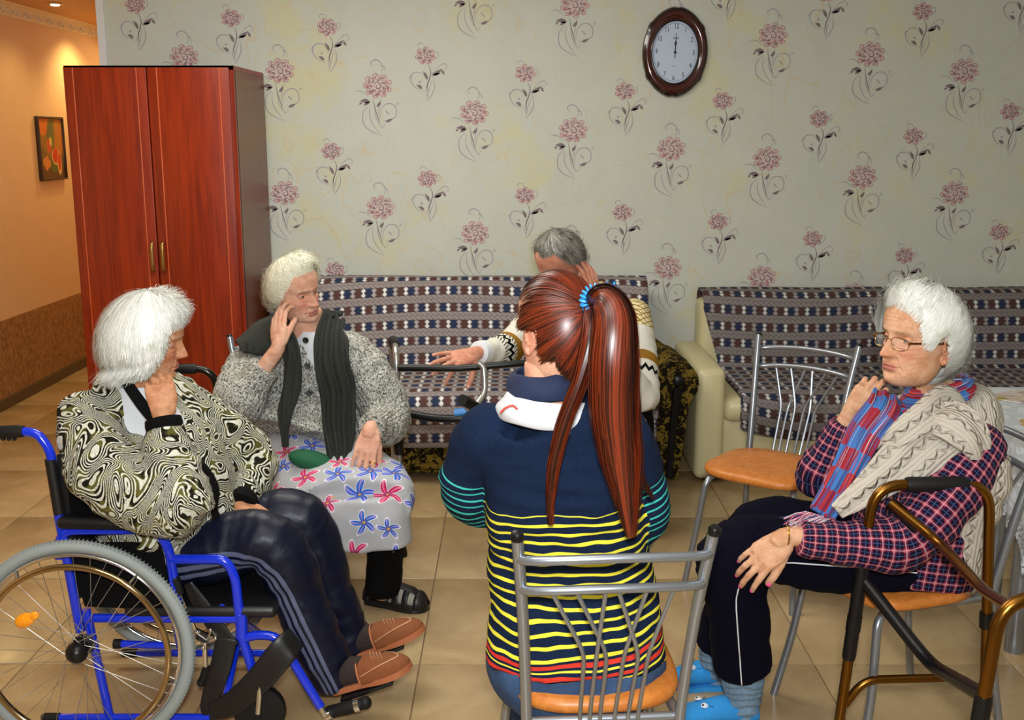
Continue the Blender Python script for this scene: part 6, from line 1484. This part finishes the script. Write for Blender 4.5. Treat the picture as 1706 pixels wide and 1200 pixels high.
tail('ponytail', [W(985, 505, 2.17), W(1006, 498, 2.10), W(1022, 530, 2.05), W(1022, 600, 2.03), W(1024, 680, 2.04), W(1034, 760, 2.05), W(1044, 830, 2.05), W(1052, 895, 2.05)], [.014, .030, .042, .048, .048, .042, .026, .007], 3800, 3, .55, tip=.40)
tail('ponytail', [W(985, 515, 2.15), W(985, 560, 2.09), W(968, 630, 2.07), W(942, 700, 2.075), W(924, 770, 2.09), W(918, 830, 2.10), W(917, 875, 2.11)], [.018, .022, .015, .015, .013, .008, .004], 420, 8, .5)
tail('ponytail', [W(1040, 700, 2.04), W(1058, 770, 2.05), W(1075, 810, 2.07), W(1090, 832, 2.09)], [.012, .009, .005, .002], 90, 15, .5)
M_BLUEP = mat('bright_blue_elastic', col=H((40, 150, 224)), rough=.35)
b = MB(); ax = (W(1010, 500, 2.09) - knot).normalized(); x = ax.cross(V3(0, 0, 1)).normalized(); y = ax.cross(x); pts = []
for k in range(141):
    a = 2 * PI * k / 140; c_ = knot + x * math.cos(a) * .026 + y * math.sin(a) * .026; rd = x * math.cos(a) + y * math.sin(a); f = k * 2 * PI * 20 / 140; pts.append(c_ + rd * .006 * math.cos(f) + ax * .007 * math.sin(f))
b.tube(pts, .0026, n=7); 
for k in range(7): b.tube(crom([W(1000 + k * 2, 494, 2.13), W(1003 + k * 3, 488, 2.125), W(1004 + k * 4.0, 478 - (k % 3) * 4, 2.12)], 4), .0020, n=6)
worldparent(b.obj('hair_tie', M_BLUEP), t)

# ================================================================== person with glasses
t = thing('person', 'white-haired person in glasses and plaid shirt with a checked scarf', 'person', (1.12, 2.87, 0)); P4 = t
lat = V3(.15, -1, 0).normalized(); fc = V3(-1, -.15, 0).normalized()
hipc = V3(1.12, 2.87, .50); sh = V3(1.185, 2.88, .855); shL = sh + lat * .18; shR = sh - lat * .17
elL, wrL = W(1500, 905, 2.60), W(1312, 893, 2.60); elR, wrR = W(1372, 790, 3.02), W(1415, 690, 2.98)
knL, anL = W(1222, 918, 2.72), W(1236, 1112, 2.80); knR, anR = W(1262, 885, 2.98), W(1200, 1080, 3.02)
HM4 = frame(W(1528, 562, 2.80), (-.955, -.42, .02), (.04, .0, 1), 1.06)
b = MB(); torso(b, [(hipc, .15, .12), (hipc + (sh - hipc) * .5, .15, .12), (sh, .14, .08), (sh + V3(-.02, -.01, .06), .062, .062), (sh + V3(-.03, -.03, .14), .054, .058)], lat)
for a, e, w in ((shR, elR, wrR), (shL, elL, wrL)): limb(b, [a, e, w - (w - e).normalized() * .06], [.045, .038, .0275])
for h, kn, an in ((hipc - lat * .09, knR, anR), (hipc + lat * .09, knL, anL)): limb(b, [h, kn, an], [.075, .055, .04])
def heads(mb, tint):
    head_mesh(mb, HM4, tint, nose=1.22, age=1.9, brow=.7, jowl=1.1); ear(mb, HM4, 1, tint=tint, y0=.022, z0=-.012, big_=1.38); ear(mb, HM4, -1, tint=tint)
hR = hand_mb(wrR, V3(.42, -.35, .75), V3(-.25, -.90, .25), thumb=1, fore=wrR - elR, curls=((50, 62, 40), (42, 68, 45), (40, 70, 45), (42, 70, 45)), spread=(3, 0, -3, -6), th=(48, 20, 25, 25), sc=1.0)
hL = hand_mb(wrL, W(1243, 950, 2.58) - wrL, V3(.05, -.70, .72), thumb=-1, fore=wrL - elL, curls=((18, 26, 18), (16, 28, 18), (18, 28, 20), (20, 28, 20)), spread=(8, 2, -3, -8), th=(25, 18, 10, 10), sc=1.02)
body(t, SK_OLD3, b, heads, [hR, hL], M_PINKN); eyes(HM4, t, H((110, 104, 84)))
b = MB(); torso(b, [(hipc + V3(.0, 0, -.03), .20, .165), (hipc + V3(.01, 0, .06), .20, .165), (hipc + (sh - hipc) * .55, .195, .15), (sh + V3(0, 0, -.07), .185, .135), (sh, .165, .105), (sh + V3(-.01, 0, .045), .10, .085), (sh + V3(-.02, -.01, .07), .075, .07)], lat)
limb_open(b, [shL + V3(0, .02, -.01), (shL + elL) / 2 + V3(.01, -.01, -.0), elL, (elL + wrL) / 2 + V3(0, 0, -.01), wrL + (elL - wrL) * .10], [.080, .080, .072, .058, .044]); limb_open(b, [shR + V3(0, -.02, -.01), (shR + elR) / 2 + V3(-.02, 0, -.01), elR + V3(-.01, 0, -.01), wrR + (elR - wrR) * .16], [.080, .082, .076, .042])
sg = segs_of([hipc - V3(0, 0, .1), sh + V3(0, 0, .1)], V3(-.3, -1, 0), 0, .19) + segs_of([shL, elL, wrL], CAMV, 1, .07) + segs_of([shR, elR, wrR], CAMV, 2, .07)
garment('shirt', b, sg, M_PLAID, t, .009, 6, .008, 8, 16, 21)
trousers(t, hipc, [(hipc + lat * .085, knL, anL), (hipc - lat * .085, knR, anR)], M_PIPING, r=(.10, .095, .085, .082, .080), lat=lat, seed=4, amp=.007)
# draped beige sweater
b = MB(); o5 = V3(.022, -.01, 0)
torso(b, [(V3(1.195, 2.86, .44), .15, .075), (V3(1.185, 2.86, .60), .185, .10), (sh + o5 + V3(-.01, 0, -.10), .232, .118), (sh + o5 + V3(-.02, 0, .0), .226, .115), (sh + V3(.035, -.01, .05), .14, .10), (sh + V3(.012, -.01, .088), .098, .086)], lat)
me = remesh(b, .010, 5); gg = guv(me, segs_of([V3(1.22, 2.86, .4), sh + V3(.05, 0, .1)], V3(1, -1, 0), 0, .18)); folds(me, gg, .010, 8, 10, 33)
uvl = me.uv_layers.new(name='UVMap'); idx = np.empty(len(me.loops), int); me.loops.foreach_get('vertex_index', idx); uvl.data.foreach_set('uv', gg[idx][:, :2].ravel()); finish('draped_sweater', me, M_BKNIT, t)
drape('draped_sweater', [W(1625, 700, 2.80), W(1590, 705, 2.70), W(1545, 735, 2.66), W(1500, 775, 2.64), W(1450, 815, 2.61), W(1395, 855, 2.61)], [.06, .075, .078, .062, .042, .018], [(.3, -.4, 1), (-.1, -.8, .6), (-.2, -1, .4), (-.2, -1, .3), (-.2, -1, .3), (-.2, -1, .3)], M_BKNIT, t, .012, .006, 16, 2.0)
drape('draped_sweater', [W(1640, 740, 2.86), W(1612, 690, 2.78), W(1580, 668, 2.74), W(1545, 690, 2.68), W(1500, 722, 2.66), W(1460, 750, 2.70)], [.05, .05, .05, .042, .034, .01], [(.5, -.4, 1), (.2, -.6, .8), (-.1, -.9, .6), (-.2, -1, .5), (-.2, -1, .5), (-.2, -1, .3)], M_BKNIT, t, .014, .005, 12, 1.5)
drape('draped_sweater', [W(1545, 690, 2.72), W(1590, 700, 2.655), W(1628, 735, 2.63), W(1640, 790, 2.66)], [.05, .06, .05, .02], [(-.1, -.8, .8), (0, -.9, .7), (.4, -1, .3), (.5, -1, .1)], M_BKNIT, t, .014, .006, 12, 1.5)
# scarf: loop round the neck and hanging end
nk = sh + V3(-.02, -.005, .088)
for dz, rr, s_ in ((0, .098, 0), (.028, .086, 3)):
    drape('scarf', [nk + V3(rr * math.cos(a), rr * .9 * math.sin(a), dz + .022 * math.cos(a)) for a in [2 * PI * k / 12 - .3 for k in range(14)]], [.030] * 14, [(math.cos(2 * PI * k / 12 - .3), math.sin(2 * PI * k / 12 - .3), .35) for k in range(14)], M_CHECK, t, .012, .006, 12, 3, s_)
drape('scarf', [W(1478, 655, 2.80), W(1470, 680, 2.72), W(1440, 720, 2.70), W(1418, 765, 2.675), W(1395, 810, 2.655), W(1366, 858, 2.635)], [.040, .046, .044, .042, .038, .034], (-.3, -1, .2), M_CHECK, t, .012, .006, 14, 3, 7)
b = MB(); rg = random.Random(2)
for k in range(60):
    u = k / 59; a = W(1342 + 50 * u, 852 + 14 * u, 2.632); e = W(1302 + 62 * u + rg.uniform(-8, 8), 866 + 16 * u + rg.uniform(-4, 8), 2.61 + rg.uniform(-.02, .02)); b.tube([a, (a + e) / 2 + V3(rg.uniform(-.006, .006), -.006, rg.uniform(-.002, .01)), e], .0011, n=5, mi=k % 3)
f_ = b.obj('scarf_fringe', [mat('fringe_pink', col=H((206, 110, 130)), rough=.8), mat('fringe_navy', col=H((60, 60, 110)), rough=.8), mat('fringe_white', col=H((220, 210, 214)), rough=.8)]); worldparent(f_, t); f_['kind'] = 'stuff'
# glasses
M_LENS = mat('clear_lens', col=(.9, .86, .8), rough=.03, alpha=.10, spec=.5)
M_LENSF = mat('gold_rim', col=H((170, 130, 80)), rough=.2, metal=1.0); M_TEMPLE = mat('brown_temple', col=H((62, 30, 16)), rough=.2)
def gl(p): return HM4 @ Vector(p)
ge = None
b = MB(); lensm = MB()
for s_ in (-1, 1):
    out = [(s_ * (.033 + .0245 * math.copysign(abs(math.cos(a)) ** .7, math.cos(a))), -.0900 + .010 * (abs(math.cos(a)) if math.cos(a) > 0 else 0) ** 2, -.006 + .0155 * math.copysign(abs(math.sin(a)) ** .8, math.sin(a))) for a in [2 * PI * k / 36 for k in range(36)]]
    b.tube([gl(p) for p in out], .0011, n=8, closed=True); V = [gl(p) for p in out]; lensm.add(V, [tuple(range(36))])
    b.ell(gl((s_ * .011, -.086, -.012)), .003, nu=8, nv=6)
b.tube([gl(p) for p in crom([(-.0095, -.0900, 0), (-.004, -.0965, .004), (.004, -.0965, .004), (.0095, -.0900, 0)], 4)], .0012, n=8)
for s_ in (-1, 1): b.box(gl((s_ * .0600, -.081, .0)), (.006, .006, .008), rot=HM4.to_3x3().normalized(), bev=.001)
g_ = worldparent(b.obj('glasses', M_LENSF), t); g_['label'] = 'thin gold-rimmed glasses with dark brown temples'
lo = lensm.obj('lens', M_LENS, smooth=False); lo.parent = g_
b = MB()
for s_ in (-1, 1): b.tube([gl(p) for p in crom([(s_ * .0615, -.080, 0), (s_ * .070, -.056, 0), (s_ * .078, -.02, -.001), (s_ * .081, .018, -.004), (s_ * .080, .032, -.022)], 4)], [.0028] * 12 + [.0022] * 5, n=8)
q = b.obj('temple', M_TEMPLE); q.parent = g_
# jewellery
dL = (wrL - elL).normalized(); b = MB(); x = dL.cross(V3(0, 0, 1)).normalized(); y = dL.cross(x); c_ = wrL + dL * .004; b.tube([c_ + x * math.cos(a) * .031 + y * math.sin(a) * .026 for a in [2 * PI * k / 40 for k in range(40)]], .0022, n=6, closed=True); worldparent(b.obj('bracelet', M_GOLDJ), t)
# socks and fleece slippers
for an, heel, toe, rr in ((anL, G(1262, 1205, .0), G(1122, 1208, .0), .066), (anR, G(1218, 1142, .0), G(1116, 1142, .0), .05)):
    d = (toe - heel).normalized(); b = MB(); c_ = heel + d * .045; limb(b, [an + V3(0, 0, .05), V3(an.x * .6 + c_.x * .4, an.y * .6 + c_.y * .4, an.z - .03), c_ + V3(0, 0, .10), c_ + V3(0, 0, .05)], [.058, .060, .052, .046])
    me = remesh(b, .006, 3); P = mverts(me); N = mnorms(me)
    for i in range(len(P)): P[i] += N[i] * (.004 * math.sin(P[i][2] * 260 + noise.noise(Vector(P[i] * 14)) * 5))
    setv(me, P); finish('sock', me, M_SOCKB, t)
    sl = shoe('slipper', heel, toe, M_BLUEFZ, t, .047, .078, M_BLUEFZ, sole=.010)
    up = V3(0, 0, 1); s_ = d.cross(up); L = (toe - heel).length
    for e in (-1, 1):
        c_ = heel + d * L * (.66 if e < 0 else .70) + s_ * e * .020 * (1 if True else 0) + up * (.070)
        if True:
            side_ = -1 if s_.y > 0 else 1
        n_ = (up * .8 + V3(0, -1, 0) * (.5 if (s_ * e).y < 0 else .05) + d * .25).normalized(); R3 = Matrix((d, n_.cross(d).normalized(), n_)).transposed()
        b = MB(); b.ell(c_, (.0105, .0085, .003), rot=R3, nu=16, nv=8); o_ = b.obj('printed_eye', M_WHTFAB); o_.parent = sl
        b = MB(); b.ell(c_ + n_ * .0028 + d * .004, (.0034, .0034, .0012), rot=R3, nu=10, nv=6); o2 = b.obj('printed_pupil', M_BLACK); o2.parent = sl
        b = MB()
        for q in (-.5, 0, .5): b.tube([c_ - d * .014 + s_ * q * .008, c_ - d * .026 + s_ * q * .020 + up * .001], .0007, n=5)
        o3 = b.obj('printed_lash', M_BLACK); o3.parent = sl; o3['kind'] = 'stuff'
hair(t, HM4, H_WHITE, [(-180, 130), (-120, 116), (-104, 100), (-94, 84), (-82, 82), (-74, 98), (-62, 99), (-54, 88), (-44, 77), (-25, 70), (0, 68), (25, 70), (44, 77), (54, 88), (62, 99), (74, 98), (82, 82), (94, 84), (104, 100), (120, 116), (180, 130)], 8500, .015, .012, -.45, .0016, .35, seed=23, lenj=.12, flyaway=.04, curl=.2, rad=(.081, .105, .124))
